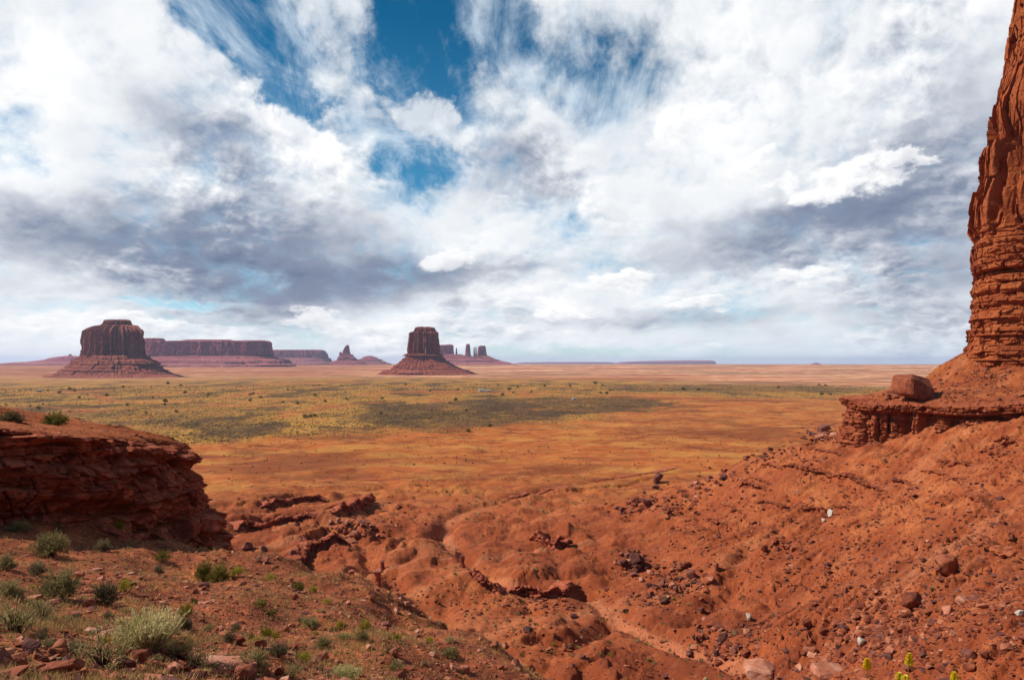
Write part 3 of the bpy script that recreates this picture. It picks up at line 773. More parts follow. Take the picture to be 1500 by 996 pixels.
def beds_offset(S, Z, zlo, zhi, thick, blockw, amp, crack, seed, wob=0.3):
    """outward offset of bedded, jointed rock: S metres along the wall, Z height"""
    r = np.random.RandomState(seed); b = [zlo - 5]
    while b[-1] < zhi + 5: b.append(b[-1] + thick * r.uniform(0.35, 1.8))
    b = np.array(b); zz = Z + wob * pn2(S / (blockw * 3), Z / (thick * 4), seed)
    k = np.clip(np.searchsorted(b, zz) - 1, 0, len(b) - 2)
    f = (zz - b[k]) / (b[k + 1] - b[k])
    w = blockw * (0.6 + 0.9 * hsh(k, seed))
    u = S / w + 7 * hsh(k, seed + 3) + 0.35 * pn2(S / blockw, k * 1.7, seed + 5)
    j = np.floor(u); fu = u - j
    off = amp * (hsh(k, seed + 9) - 0.5) * 1.3 + amp * 0.7 * (hsh(j, k, seed + 2) - 0.5)
    jd = np.minimum(fu, 1 - fu) * w
    off -= crack * (1 - sst(jd, 0, 0.10 * blockw + 0.05)) * sst(hsh(j, k + 50, seed), 0.35, 1.0)
    bd = np.minimum(f, 1 - f) * (b[k + 1] - b[k])
    off -= crack * 0.8 * (1 - sst(bd, 0, 0.14 * thick)) * (0.25 + 0.75 * sst(pn2(S / (blockw * 2.5), k * 3.3, seed + 11), -0.4, 0.3))
    return off

def wall(name, path, zb, zt, rows_n, offset, mat, top=None, closed=False, parent=None, smooth=True):
    """rock face along a plan path (outward on the path's right); offset(S, T, Z) pushes out; top: list of (inward, rise) rows"""
    p = np.asarray(path); n = len(p)
    if closed: tg = np.roll(p, -1, 0) - np.roll(p, 1, 0)
    else: tg = np.gradient(p, axis=0)
    tg /= np.linalg.norm(tg, axis=1, keepdims=True) + 1e-9
    nr = np.stack([tg[:, 1], -tg[:, 0]], 1)
    for _ in range(6):
        nr = (nr + np.roll(nr, 1, 0) + np.roll(nr, -1, 0)) if closed else np.vstack([nr[:1], (nr[:-2] + nr[1:-1] + nr[2:]), nr[-1:]])
        nr /= np.linalg.norm(nr, axis=1, keepdims=True)
    seg = np.linalg.norm(np.diff(p, axis=0), axis=1); s = np.concatenate([[0], np.cumsum(seg)])
    T = np.linspace(0, 1, rows_n)[:, None] * np.ones((1, n)); S = s[None] * np.ones((rows_n, 1))
    Z = np.asarray(zb)[None] * (1 - T) + np.asarray(zt)[None] * T
    O = offset(S, T, Z)
    V = [np.stack([p[None, :, 0] + nr[None, :, 0] * O, p[None, :, 1] + nr[None, :, 1] * O, Z], -1)]
    if top:
        lip = V[0][-1]
        for inw, fz in top:
            q = lip.copy(); q[:, 0] -= nr[:, 0] * inw; q[:, 1] -= nr[:, 1] * inw; q[:, 2] = fz(q[:, 0], q[:, 1], lip[:, 2])
            V.append(q[None])
    V = np.concatenate(V, 0); nrw = V.shape[0]
    v = V.reshape(-1, 3); q = grid_quads(nrw, n, wrap=closed)
    return v, q

# ---- the dark cliff on the left: a promontory with a bedded, undercut face
def cliff_top(x, y): return -3.8 - 0.156 * (x + 30.8) - 0.1145 * (y - 44)
CL = [(-95, 36), (-60, 30), (-42, 31), (-33.5, 35.5), (-29.8, 39.6), (-27.6, 42.2), (-26.2, 44.6), (-25.2, 47.0), (-24.2, 49.4), (-23.4, 51.6), (-23.0, 53.8), (-23.6, 56.2), (-26, 59), (-30, 62), (-45, 66), (-95, 70)]
_c = smooth_path(CL, 1500)
_s = np.concatenate([[0], np.cumsum(np.linalg.norm(np.diff(_c, axis=0), axis=1))])
_front = sst(_s, 40, 62)
zt = cliff_top(_c[:, 0], _c[:, 1]) + 0.22 * fbm2(_s / 2.2, _s * 0, 4, 301)
zb = np.array([height(np.array([a]), np.array([b]))[0][0] for a, b in _c[::10]]); zb = np.interp(np.arange(len(_c)), np.arange(0, len(_c), 10), zb) - 1.2
def cliff_off(S, T, Z):
    h = 1 - T
    # recessed top band, massive middle that stands out on the left, an undercut, then a spreading foot
    left = 1 - sst(S, 74, 82)
    prof = np.interp(T.ravel(), [0, 0.10, 0.20, 0.30, 0.38, 0.44, 0.55, 0.66, 0.70, 0.74, 0.92, 0.97, 1.0], [1.9, 1.2, 0.1, -0.6, -0.4, 0.35, 0.75, 0.65, 0.45, -0.45, -0.7, -0.1, -0.15]).reshape(T.shape)
    profr = np.interp(T.ravel(), [0, 0.08, 0.2, 0.4, 0.62, 0.78, 0.84, 0.87, 0.95, 1.0], [3.2, 2.3, 1.6, 1.0, 0.0, -1.2, -1.8, -1.35, -1.6, -2.1]).reshape(T.shape)
    o = prof * left + profr * (1 - left)
    zw = Z + 0.22 * fbm2(S / 6, Z / 5, 3, 309, 0.5) + 0.03 * S
    o = o + 0.7 * beds_offset(S, zw, -15, -2, 1.0, 2.1, 0.62, 0.42, 311, 0.1)
    o = o + 0.35 * beds_offset(S + 0.8, zw, -15, -2, 0.30, 0.9, 0.34, 0.22, 313, 0.05)
    wx_ = S + 0.3 * pn2(S / 1.5, Z / 1.5, 314)
    o = o + facets(wx_, zw, 2.6, 1.7, 1.3, 1.6, 317) + facets(wx_, zw, 1.1, 0.7, 0.55, 1.6, 318) + facets(wx_, zw, 0.42, 0.26, 0.22, 1.6, 319)
    o = o + 0.3 * fbm3(S / 3.6, Z / 2.6, 0, 2, 320, 0.5) + 0.05 * fbm3(S / 0.3, Z / 0.25, 0, 3, 321, 0.65)
    # deep joints
    jt = pn2(S / 2.3 + 0.25 * pn2(S / 2, Z / 2, 322), Z / 11, 323)
    o = o - 0.6 * (1 - sst(np.abs(jt), 0.0, 0.04)) * sst(T, 0.12, 0.3) * (1 - 0.7 * sst(T, 0.75, 0.9))
    return o
def ct(k, dz): return lambda x, y, z: cliff_top(x, y) + dz + (0.32 * fbm2(x / 2.5, y / 2.5, 5, 331, 0.62) + 0.5 * facets(x, y, 2.4, 1.7, 0.35, 0.6, 335) + 0.5 * facets(x, y, 0.8, 0.6, 0.2, 0.8, 336)) * k
v, q = wall('cliff', _c, zb, zt, 190, cliff_off, M_CLIFF, [(0.25, ct(.6, 0.02)), (0.7, ct(1, 0.05)), (1.3, ct(1, 0.1)), (2.0, ct(1, 0.12)), (3.0, ct(1, 0.1)), (4.5, ct(1, 0.1)), (6.5, ct(1, 0.0)), (8.5, ct(1, 0.0)), (11, ct(1, -0.1))])
cliff = empty('cliff', (-24, 47, -10), 'dark shaded red cliff promontory standing over the near bushy hillside', 'cliff')
nw = 190 * 1500
def sub(v, q, keep):
    qq = q[keep]; idx, inv = np.unique(qq, return_inverse=True); return v[idx], inv.reshape(-1, 4)
loc = np.array(cliff.location)
lipq = (q.max(1) < nw)
va, qa = sub(v, q, lipq); make_mesh('rock_face', va - loc, qa[:, ::-1], None, False, None, M_CLIFF, cliff)
vb, qb = sub(v, q, ~lipq)
# inner part of the flat top
cap = make_mesh('flat_top', vb - loc, qb[:, ::-1], None, True, {'left': np.full(len(vb), 0.35), 'yellow': np.full(len(vb), 0.12)}, MAT_GROUND, cliff)

# ---- the banded ledge on the right slope
_l = smooth_path(LIP, 900)
_s = np.concatenate([[0], np.cumsum(np.linalg.norm(np.diff(_l, axis=0), axis=1))])
zt = bench(_l[:, 0], _l[:, 1]) + 0.35
zb = RIGHT(_l[:, 0], _l[:, 1]) - 2.0
S_NOSE = _s[np.argmin(np.hypot(_l[:, 0] - 117, _l[:, 1] - 232))]
def ledge_off(S, T, Z):
    H = (zt - zb)[None] * np.ones_like(T); dtop = (1 - T) * H
    nose = np.exp(-((S - S_NOSE + 1) / 22) ** 4)
    rec = np.interp(dtop.ravel(), [0, 0.3, 1.2, 2.4, 2.9, 3.6, 5.5, 9, 18], [0.6, 1.1, 1.3, 1.2, -1.5, -1.7, -0.6, 0.9, 3.0]).reshape(T.shape)
    tallp = np.interp(dtop.ravel(), [0, 0.3, 1.2, 2.2, 2.7, 4.0, 8.0, 12, 18], [0.6, 1.0, 1.1, 1.0, -0.1, 0.1, 0.7, 1.5, 3.4]).reshape(T.shape)
    o = rec * (1 - nose) + tallp * nose
    o = o + beds_offset(S, Z, -40, 5, 1.5, 2.4, 0.7, 0.7, 401, 0.3) + 0.8 * beds_offset(S + 3, Z, -40, 5, 0.5, 1.3, 0.30, 0.28, 403, 0.2)
    o = o + 0.8 * fbm3(S / 8, Z / 14, 0, 3, 405, 0.5) + facets(S, Z, 3.2, 2.4, 1.3, 1.3, 406) + facets(S, Z, 1.1, 0.7, 0.7, 1.5, 407)
    # buttresses and niches of the free end
    butt = pn2(S / 4.2, Z / 60, 409)
    o = o + nose * (2.2 * np.clip(butt, -0.8, 0.35) - 1.2 * (1 - sst(np.abs(butt), 0, 0.12))) * sst(dtop, 2.3, 3.5)
    nic = np.exp(-((S - S_NOSE - 7.2) / 0.9) ** 2); o = o - 3.8 * nic * sst(dtop, 2.2, 3.0) * (1 - sst(dtop, 9, 13))
    for ds_, wd_, dp_ in ((2.4, 0.5, 2.0), (13.5, 2.3, 4.0), (21.0, 1.5, 2.8), (31.0, 2.2, 2.2)):
        o = o - dp_ * np.exp(-((S - S_NOSE - ds_) / wd_) ** 4) * sst(dtop, 2.4, 3.2) * (1 - sst(dtop, 7, 12))
    return o
def bt(dz): return lambda x, y, z: np.maximum(bench(x, y) + dz + 0.35 * fbm2(x / 4, y / 4, 4, 411, 0.6) + facets(x, y, 1.6, 1.6, 0.35, 1.2, 412), RIGHT(x, y) + dz)
v, q = wall('ledge', _l, zb, zt, 110, ledge_off, M_LEDGE, [(0.3, bt(0.4)), (1.0, bt(0.35)), (2.0, bt(0.25)), (3.5, bt(0.2)), (6, bt(0.15)), (8, bt(-0.2)), (11, bt(-2.5))])
ledge = make_mesh('rock_ledge', v - np.array([117, 232, -18]), q[:, ::-1], None, False, None, M_LEDGE); ledge.location = (117, 232, -18)
tag(ledge, 'banded red rock ledge with overhanging cap across the right slope', 'rock ledge')

# ---- the tower at the right edge
TW = [(1400, 560), (1410, 532), (1416, 508), (1420, 472), (1426, 456), (1425, 430), (1427, 402), (1422, 380), (1424, 350), (1430, 308), (1439, 270), (1442, 238), (1450, 214), (1453, 165), (1462, 130), (1476, 78), (1481, 30), (1487, 0), (1491, -60), (1500, -110), (1520, -130)]
TD, TCX, TCY = 283.0, 238.0, 286.0
tz = np.array([(HZ - p[1]) / F * TD for p in TW]); trd = np.array([TCX - (p[0] - 750) / F * TD for p in TW])
n, k = 900, 520
th = np.linspace(0, 2 * np.pi, n, endpoint=False)
# denser on the side that is seen
th = th + 0.45 * np.sin(th - np.radians(20)) ; th = np.sort(th)
Z = np.linspace(-9, tz[-1], k)[:, None] * np.ones((1, n)); TT = th[None] * np.ones((k, 1))
rr = np.interp(Z.ravel(), tz, trd).reshape(Z.shape)
sq = 1 / (np.abs(np.cos(TT)) ** 3.2 + np.abs(np.sin(TT)) ** 3.2) ** (1 / 3.2) 
S = TT * 52
deg = np.degrees(TT)
fine = 1 - sst(Z, 22, 29); thick = sst(Z, 22, 29) * (1 - sst(Z, 47, 50)); mass = sst(Z, 47, 50)
off = fine * (0.75 * beds_offset(S, Z, -15, 60, 2.3, 9.0, 1.7, 0.8, 501, 0.3) + 0.6 * beds_offset(S + 4, Z, -15, 60, 0.8, 4.0, 1.2, 0.5, 503, 0.15))
off += thick * (beds_offset(S, Z, 10, 70, 5.0, 14.0, 2.2, 1.6, 505, 0.5) + 0.5 * beds_offset(S + 4, Z, -15, 70, 1.3, 3.6, 1.2, 0.6, 506, 0.4))
off += mass * (0.9 * beds_offset(S, Z + 0.35 * S, 30, 230, 34, 17, 2.2, 0.9, 507, 8.0) + 0.22 * beds_offset(S + 3, Z - 0.25 * S, 30, 230, 3.2, 9, 1.2, 0.8, 509, 2.5))
off += 0.9 * fbm3(S / 15, Z / 24, 0, 3, 511, 0.5) + 0.12 * fbm3(S / 3, Z / 4, 0, 4, 512, 0.62)
off += mass * (facets(S + 0.15 * Z, Z, 9, 24, 3.0, 2.0, 521) + facets(S - 0.1 * Z, Z, 4.6, 11, 0.9, 1.6, 522) + facets(S, Z, 1.5, 3.2, 0.26, 1.5, 523))
off += (1 - mass) * (facets(S, Z, 8, 3.4, 1.0, 1.5, 524) + facets(S, Z, 2.6, 1.0, 0.36, 1.4, 525))
cr = pn2(S / 10 + 0.5 * fbm2(S / 14, Z / 18, 3, 515), Z / 90, 513)
off -= mass * 2.6 * (1 - sst(np.abs(cr), 0, 0.045))
# pits and broken holes high on the cliff
pit = fbm3(S / 3.0, Z / 3.6, 5, 2, 517, 0.5); off -= mass * 1.8 * sst(pit, 0.42, 0.52) * sst(Z, 95, 115)
# the slab that has half come away from the cliff, with the dark crack behind it
slab = sst(deg, 140, 152) * (1 - sst(deg, 213.5 + 1.5 * pn2(Z / 6, 0 * Z, 518), 216.5 + 1.5 * pn2(Z / 6, 0 * Z, 518))) * sst(Z, 44, 50) * (1 - sst(Z + 1.5 * pn2(S / 3, 0 * S, 519), 79, 82))
off += 3.0 * slab - 2.2 * sst(Z, 44, 50) * (1 - sst(Z, 79, 96)) - 4.0 * np.exp(-((deg - 218 - 1.5 * pn2(Z / 6, 0 * Z, 518)) / 1.3) ** 2) * sst(Z, 52, 58) * (1 - sst(Z, 80, 88))
off = off - 2.6
X = TCX + (rr * sq + off) * np.cos(TT) * 1.0
Y = TCY + (rr * sq * 0.72 + off) * np.sin(TT)
X = X + 0.63 * (Y - TCY)
v = np.stack([X, Y, Z], -1).reshape(-1, 3)
q = grid_quads(k, n, wrap=True)
top_i = len(v); v = np.vstack([v, [[TCX, TCY, tz[-1] + 4]]])
tr = [((k - 1) * n + j, (k - 1) * n + (j + 1) % n, top_i) for j in range(n)]
base = np.array([TCX, TCY, 0])
tower = empty('rock_tower', base, 'tall orange sandstone tower rising at the right edge', 'rock tower')
low = Z.reshape(-1)[q].mean(1) < 49
va, qa = sub(v, q, low); make_mesh('bedded_base', va - base, qa, None, False, None, M_TOWER, tower)
hv = v; make_mesh('massive_cliff', hv - base, q[~low], tr, False, None, M_TOWER, tower)

# ---- buttes and mesas
def ground_at(x, y): return float(height(np.array([x]), np.array([y]))[0][0])

def butte(name, D, prof, skirt, depth, seed, label, cat='butte', mats=None, flute=1.0, n=420, cap=None, power=3.0, tal_step=1.0, parent=None, partname='cliff_block', lean=None):
    """prof: silhouette rows (py, px left, px right) from the foot of the cliff up; skirt: rows (py, left, right) of the talus from the ground up"""
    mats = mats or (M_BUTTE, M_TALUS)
    S = D / F
    rows_ = [((HZ - p[0]) * S, (p[1] - 750) * S, (p[2] - 750) * S) for p in prof]
    cx = np.mean([(a[1] + a[2]) / 2 for a in rows_[:2]]); w0 = max((a[2] - a[1]) / 2 for a in rows_)
    z0, z1 = rows_[0][0], rows_[-1][0]
    root = parent
    if root is None:
        zb = min((HZ - skirt[0][0]) * S, z0) if skirt else z0
        root = empty(name, (cx, D, zb), label, cat)
    loc = np.array(root.location)
    k = 90
    th = np.linspace(0, 2 * np.pi, n, endpoint=False)
    Z = np.linspace(z0 - 0.06 * (z1 - z0), z1, k)[:, None] * np.ones((1, n)); TT = th[None] * np.ones((k, 1))
    zz = [a[0] for a in rows_]
    L = np.interp(Z.ravel(), zz, [a[1] for a in rows_]).reshape(Z.shape); Rr = np.interp(Z.ravel(), zz, [a[2] for a in rows_]).reshape(Z.shape)
    c = (L + Rr) / 2; hw = (Rr - L) / 2
    sq = 1 / (np.abs(np.cos(TT)) ** power + np.abs(np.sin(TT)) ** power) ** (1 / power)
    per = TT * w0
    h = z1 - z0
    T = (Z - z0) / h
    f1 = fbm2(per / (0.16 * w0 + 0.10 * h), Z / (h * 2.6), 3, seed, 0.55)
    cr = np.abs(pn2(per / (0.22 * w0) + 0.25 * f1, Z / (h * 3), seed + 5))
    cr2 = np.abs(pn2(per / (0.085 * w0) + 0.3 * f1, Z / (h * 1.6), seed + 7))
    A = flute * min(w0, 1.2 * h)
    fade = 1 - 0.75 * sst(T, 0.86, 0.95)
    off = A * fade * (0.07 * f1 - 0.17 * (1 - sst(cr, 0, 0.13)) * sst(pn2(per / (0.6 * w0), T * 0.7, seed + 6), -0.35, 0.15) - 0.06 * (1 - sst(cr2, 0, 0.15)) * sst(pn2(per / (0.4 * w0), T, seed + 8), -0.3, 0.2))
    off += A * (beds_offset(per, Z, z0, z1, h * 0.11, w0 * 0.22, 0.030, 0.02, seed + 9, h * 0.03))
    off += A * 0.03 * fbm3(per / (0.05 * w0), Z / (0.05 * w0), 0, 3, seed + 11, 0.6)
    off += A * fade * (facets(per, Z, 0.26 * w0, 4.0 * h, 0.16, 0.8, seed + 31) + facets(per, Z, 0.085 * w0, 1.3 * h, 0.11, 1.2, seed + 32) + facets(per, Z, 0.035 * w0, 0.22 * h, 0.035, 1.3, seed + 33) - 0.05)
    X = c + (hw * sq + off) * np.cos(TT); Y = D + (hw * sq * 1.0 + off) * np.sin(TT) * depth
    X = X + (Y - D) * cx / D
    v = np.stack([X, Y, Z], -1)
    # top: rings closing inwards with a little roughness
    tops = []
    for s_ in (0.93, 0.8, 0.6, 0.3):
        r_ = v[-1].copy(); ctr = r_[:, :2].mean(0); r_[:, :2] = ctr + (r_[:, :2] - ctr) * s_
        r_[:, 2] += h * 0.02 * (1 - s_) + h * 0.05 * fbm2(r_[:, 0] / (0.2 * w0), r_[:, 1] / (0.2 * w0), 3, seed + 13); tops.append(r_[None])
    v = np.concatenate([v] + tops, 0); kk = v.shape[0]
    vv = v.reshape(-1, 3); ci = len(vv); vv = np.vstack([vv, [vv[-n:].mean(0)]])
    q = grid_quads(kk, n, wrap=True); tr = [((kk - 1) * n + j, (kk - 1) * n + (j + 1) % n, ci) for j in range(n)]
    make_mesh(partname, vv - loc, q, tr, False, None, mats[0], root)
    if skirt:
        tal = [((HZ - p[0]) * S, (p[1] - 750) * S, (p[2] - 750) * S) for p in skirt]
        za, zb_ = tal[0][0], tal[-1][0]; k = 80; n2 = 520
        th = np.linspace(0, 2 * np.pi, n2, endpoint=False)
        Z = np.linspace(za - 0.12 * abs(zb_ - za), zb_, k)[:, None] * np.ones((1, n2)); TT = th[None] * np.ones((k, 1)); zz = [a[0] for a in tal]
        L = np.interp(Z.ravel(), zz, [a[1] for a in tal]).reshape(Z.shape); Rr = np.interp(Z.ravel(), zz, [a[2] for a in tal]).reshape(Z.shape)
        c = (L + Rr) / 2; hw = (Rr - L) / 2; T = (Z - za) / (zb_ - za)
        w2 = hw[0, 0]
        p2 = 2.2 + 0.6 * T
        sq = 1 / (np.abs(np.cos(TT)) ** p2 + np.abs(np.sin(TT)) ** p2) ** (1 / p2)
        per = TT * w2
        g = fbm2(per / (0.11 * w2), T * 0.9, 4, seed + 21, 0.55, ridged=True)
        off = w2 * (0.045 * g * (0.4 + 0.6 * (1 - T)) + 0.02 * fbm3(per / (0.04 * w2), Z / (0.04 * w2), 0, 4, seed + 23, 0.6))
        off += tal_step * (beds_offset(per, Z, za, zb_, (zb_ - za) * 0.17, w2 * 0.5, w2 * 0.075, w2 * 0.02, seed + 25, (zb_ - za) * 0.02) + 0.6 * beds_offset(per, Z, za, zb_, (zb_ - za) * 0.06, w2 * 0.2, w2 * 0.03, w2 * 0.01, seed + 27, (zb_ - za) * 0.02) + facets(per, Z, w2 * 0.05, (zb_ - za) * 0.07, w2 * 0.016, 1.4, seed + 26))
        dd = np.interp(T.ravel(), [-0.2, 0, 1], [1.0, 1.0, depth]).reshape(T.shape)
        X = c + (hw * sq + off) * np.cos(TT); Y = D + (hw * sq + off) * np.sin(TT) * dd
        X = X + (Y - D) * cx / D
        vv = np.stack([X, Y, Z], -1).reshape(-1, 3); ci = len(vv); vv = np.vstack([vv, [[c[-1, 0], D, zb_ + 1]]])
        q = grid_quads(k, n2, wrap=True); tr = [((k - 1) * n2 + j, (k - 1) * n2 + (j + 1) % n2, ci) for j in range(n2)]
        make_mesh('talus_slope', vv - loc, q, tr, False, None, mats[1], root)
    return root

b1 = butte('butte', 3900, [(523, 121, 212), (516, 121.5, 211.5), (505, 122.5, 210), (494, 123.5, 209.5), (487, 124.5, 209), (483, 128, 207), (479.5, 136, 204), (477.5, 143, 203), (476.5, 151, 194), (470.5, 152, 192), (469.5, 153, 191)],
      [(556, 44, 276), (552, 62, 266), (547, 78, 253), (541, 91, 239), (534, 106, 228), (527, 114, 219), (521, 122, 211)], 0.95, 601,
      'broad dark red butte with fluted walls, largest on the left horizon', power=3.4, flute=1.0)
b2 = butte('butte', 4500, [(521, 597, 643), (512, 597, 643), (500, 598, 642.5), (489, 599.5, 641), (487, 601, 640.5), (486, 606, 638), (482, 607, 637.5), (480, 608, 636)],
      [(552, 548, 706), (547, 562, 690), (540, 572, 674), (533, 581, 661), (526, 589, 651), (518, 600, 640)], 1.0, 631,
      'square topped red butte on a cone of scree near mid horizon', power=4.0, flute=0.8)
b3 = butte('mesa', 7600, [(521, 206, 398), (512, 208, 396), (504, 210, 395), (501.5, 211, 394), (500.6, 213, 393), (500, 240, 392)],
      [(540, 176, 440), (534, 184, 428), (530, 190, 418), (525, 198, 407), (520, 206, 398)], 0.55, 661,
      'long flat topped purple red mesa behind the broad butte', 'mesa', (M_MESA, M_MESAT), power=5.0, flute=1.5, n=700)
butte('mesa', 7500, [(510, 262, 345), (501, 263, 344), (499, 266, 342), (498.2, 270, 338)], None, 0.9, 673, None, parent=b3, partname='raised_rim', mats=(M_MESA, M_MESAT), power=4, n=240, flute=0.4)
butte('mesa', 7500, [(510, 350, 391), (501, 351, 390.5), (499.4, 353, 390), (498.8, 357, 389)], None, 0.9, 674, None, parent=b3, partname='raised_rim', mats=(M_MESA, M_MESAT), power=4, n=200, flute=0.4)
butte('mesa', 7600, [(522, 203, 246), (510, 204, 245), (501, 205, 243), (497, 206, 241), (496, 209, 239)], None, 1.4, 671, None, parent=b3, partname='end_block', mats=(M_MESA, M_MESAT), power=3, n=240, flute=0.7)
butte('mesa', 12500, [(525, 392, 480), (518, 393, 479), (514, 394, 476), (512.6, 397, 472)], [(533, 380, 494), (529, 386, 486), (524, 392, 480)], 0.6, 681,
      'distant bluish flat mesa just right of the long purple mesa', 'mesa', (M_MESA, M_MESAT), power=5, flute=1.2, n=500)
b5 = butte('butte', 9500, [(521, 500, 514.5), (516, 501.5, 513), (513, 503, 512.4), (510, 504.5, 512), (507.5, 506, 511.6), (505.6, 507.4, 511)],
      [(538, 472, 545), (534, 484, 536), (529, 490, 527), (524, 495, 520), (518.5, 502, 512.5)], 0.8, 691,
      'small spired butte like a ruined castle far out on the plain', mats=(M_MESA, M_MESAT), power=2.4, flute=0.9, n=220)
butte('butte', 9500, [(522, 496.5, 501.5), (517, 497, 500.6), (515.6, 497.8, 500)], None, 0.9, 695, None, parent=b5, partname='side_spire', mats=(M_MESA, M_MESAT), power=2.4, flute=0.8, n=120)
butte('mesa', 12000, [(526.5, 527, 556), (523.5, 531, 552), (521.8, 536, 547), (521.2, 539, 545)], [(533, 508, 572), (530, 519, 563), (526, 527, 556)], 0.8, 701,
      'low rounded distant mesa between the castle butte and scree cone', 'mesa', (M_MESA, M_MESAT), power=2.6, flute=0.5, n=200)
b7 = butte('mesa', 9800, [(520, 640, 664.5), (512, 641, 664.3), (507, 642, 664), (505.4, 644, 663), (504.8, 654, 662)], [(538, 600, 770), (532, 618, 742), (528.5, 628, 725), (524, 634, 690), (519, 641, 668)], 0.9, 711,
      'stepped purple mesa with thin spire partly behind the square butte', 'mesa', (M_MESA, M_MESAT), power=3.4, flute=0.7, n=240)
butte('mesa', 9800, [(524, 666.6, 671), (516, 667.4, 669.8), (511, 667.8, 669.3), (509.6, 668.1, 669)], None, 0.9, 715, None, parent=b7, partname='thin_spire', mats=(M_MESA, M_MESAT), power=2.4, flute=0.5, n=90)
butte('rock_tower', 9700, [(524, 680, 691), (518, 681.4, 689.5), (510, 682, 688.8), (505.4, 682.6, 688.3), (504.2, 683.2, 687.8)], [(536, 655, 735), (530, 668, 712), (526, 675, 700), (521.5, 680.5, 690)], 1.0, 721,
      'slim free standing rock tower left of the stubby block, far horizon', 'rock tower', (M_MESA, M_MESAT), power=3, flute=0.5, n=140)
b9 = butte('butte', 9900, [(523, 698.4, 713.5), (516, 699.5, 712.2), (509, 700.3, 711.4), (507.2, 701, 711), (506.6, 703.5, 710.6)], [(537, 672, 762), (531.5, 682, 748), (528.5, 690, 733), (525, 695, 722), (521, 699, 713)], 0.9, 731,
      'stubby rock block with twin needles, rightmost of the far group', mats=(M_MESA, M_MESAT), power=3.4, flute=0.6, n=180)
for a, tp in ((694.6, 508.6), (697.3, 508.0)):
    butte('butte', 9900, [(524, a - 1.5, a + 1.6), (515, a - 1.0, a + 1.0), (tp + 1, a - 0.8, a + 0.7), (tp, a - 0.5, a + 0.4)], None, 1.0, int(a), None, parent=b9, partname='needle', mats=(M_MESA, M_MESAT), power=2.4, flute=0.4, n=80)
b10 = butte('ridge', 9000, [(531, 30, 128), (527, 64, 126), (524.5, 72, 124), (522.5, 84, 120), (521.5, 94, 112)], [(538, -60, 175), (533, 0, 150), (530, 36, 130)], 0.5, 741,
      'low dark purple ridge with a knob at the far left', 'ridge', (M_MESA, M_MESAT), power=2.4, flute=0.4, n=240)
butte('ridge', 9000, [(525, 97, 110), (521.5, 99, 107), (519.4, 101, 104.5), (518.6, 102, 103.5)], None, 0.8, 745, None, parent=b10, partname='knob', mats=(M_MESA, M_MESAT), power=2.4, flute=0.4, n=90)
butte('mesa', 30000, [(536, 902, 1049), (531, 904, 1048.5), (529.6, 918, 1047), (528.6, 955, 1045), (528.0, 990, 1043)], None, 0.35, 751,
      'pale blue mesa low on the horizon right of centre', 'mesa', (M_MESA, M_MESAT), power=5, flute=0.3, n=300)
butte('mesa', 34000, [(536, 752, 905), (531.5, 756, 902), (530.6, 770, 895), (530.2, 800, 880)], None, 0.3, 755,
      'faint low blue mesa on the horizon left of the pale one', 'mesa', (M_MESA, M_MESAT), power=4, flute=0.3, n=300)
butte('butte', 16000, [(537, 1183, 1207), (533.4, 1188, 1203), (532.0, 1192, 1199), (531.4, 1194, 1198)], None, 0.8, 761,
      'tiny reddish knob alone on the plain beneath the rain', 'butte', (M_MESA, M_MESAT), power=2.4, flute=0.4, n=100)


# ---- smaller ledges of the basin and the right slope
def small_ledge(px_list, h, label, over=0.5, back=3.0, seed=1, mat=None, name='rock_ledge', jag=0.0, sink=1.0, thick=0.55, bw=1.6, dmin=95.0, group=None):
    pts = [on_ground(a, b, dmin) for a, b in px_list]
    P_ = smooth_path([(p.x, p.y) for p in pts], max(60, int(sum((pts[i + 1] - pts[i]).length for i in range(len(pts) - 1)) / 0.22)))
    P_ = P_ + 0.5 * np.stack([pn2(P_[:, 0] / 3, P_[:, 1] / 3, seed), pn2(P_[:, 0] / 3, P_[:, 1] / 3, seed + 1)], 1)
    n_ = len(P_); s_ = np.linspace(0, 1, n_); e_ = sst(s_, 0, 0.14) * sst(1 - s_, 0, 0.14)
    g_ = np.array([ground_z(a, b) for a, b in P_])
    S_ = np.concatenate([[0], np.cumsum(np.linalg.norm(np.diff(P_, axis=0), axis=1))])
    top_ = g_ + h * (0.25 + 0.75 * e_) * (1 + jag * pn2(S_ / 2.2, 0 * S_, seed + 3)) - 0.15
    bot_ = g_ - sink
    def off(S, T, Z):
        o = np.interp(T.ravel(), [0, 0.25, 0.5, 0.66, 0.74, 0.9, 1.0], [0.7, 0.1, -over * 0.6, -over * 0.7, over * 0.5, over * 0.55, 0.1]).reshape(T.shape)
        o = o + beds_offset(S, Z, bot_.min(), top_.max(), thick, bw, 0.45, 0.4, seed + 5, 0.2) + 0.25 * fbm3(S / 2.4, Z / 2.0, 0, 4, seed + 7, 0.6) + facets(S, Z, 1.8, 1.1, 0.8 + jag, 1.5, seed + 7) + facets(S, Z, 0.7, 0.5, 0.4, 1.5, seed + 12)
        o = o - 0.6 * (1 - sst(np.abs(pn2(S / 2.6, Z / 9, seed + 8)), 0, 0.12))
        return o
    def tp(f, dz): return lambda x, y, z: z * (1 - f) + f * (np.array([ground_z(a, b) for a, b in zip(x, y)]) + dz) + 0.12 * pn2(x / 1.2, y / 1.2, seed + 9)
    v, q = wall('l', P_, bot_, top_, 46, off, None, [(0.3, tp(0, 0)), (back * 0.4, tp(0.25, 0.2)), (back, tp(0.8, 0.1)), (back * 1.5, tp(1, -0.8))])
    c_ = np.array([P_[n_ // 2, 0], P_[n_ // 2, 1], bot_[n_ // 2]])
    o = make_mesh(name, v - c_, q[:, ::-1], None, False, None, mat or M_LEDGE); o.location = c_
    return tag(o, label, 'rock ledge', group)
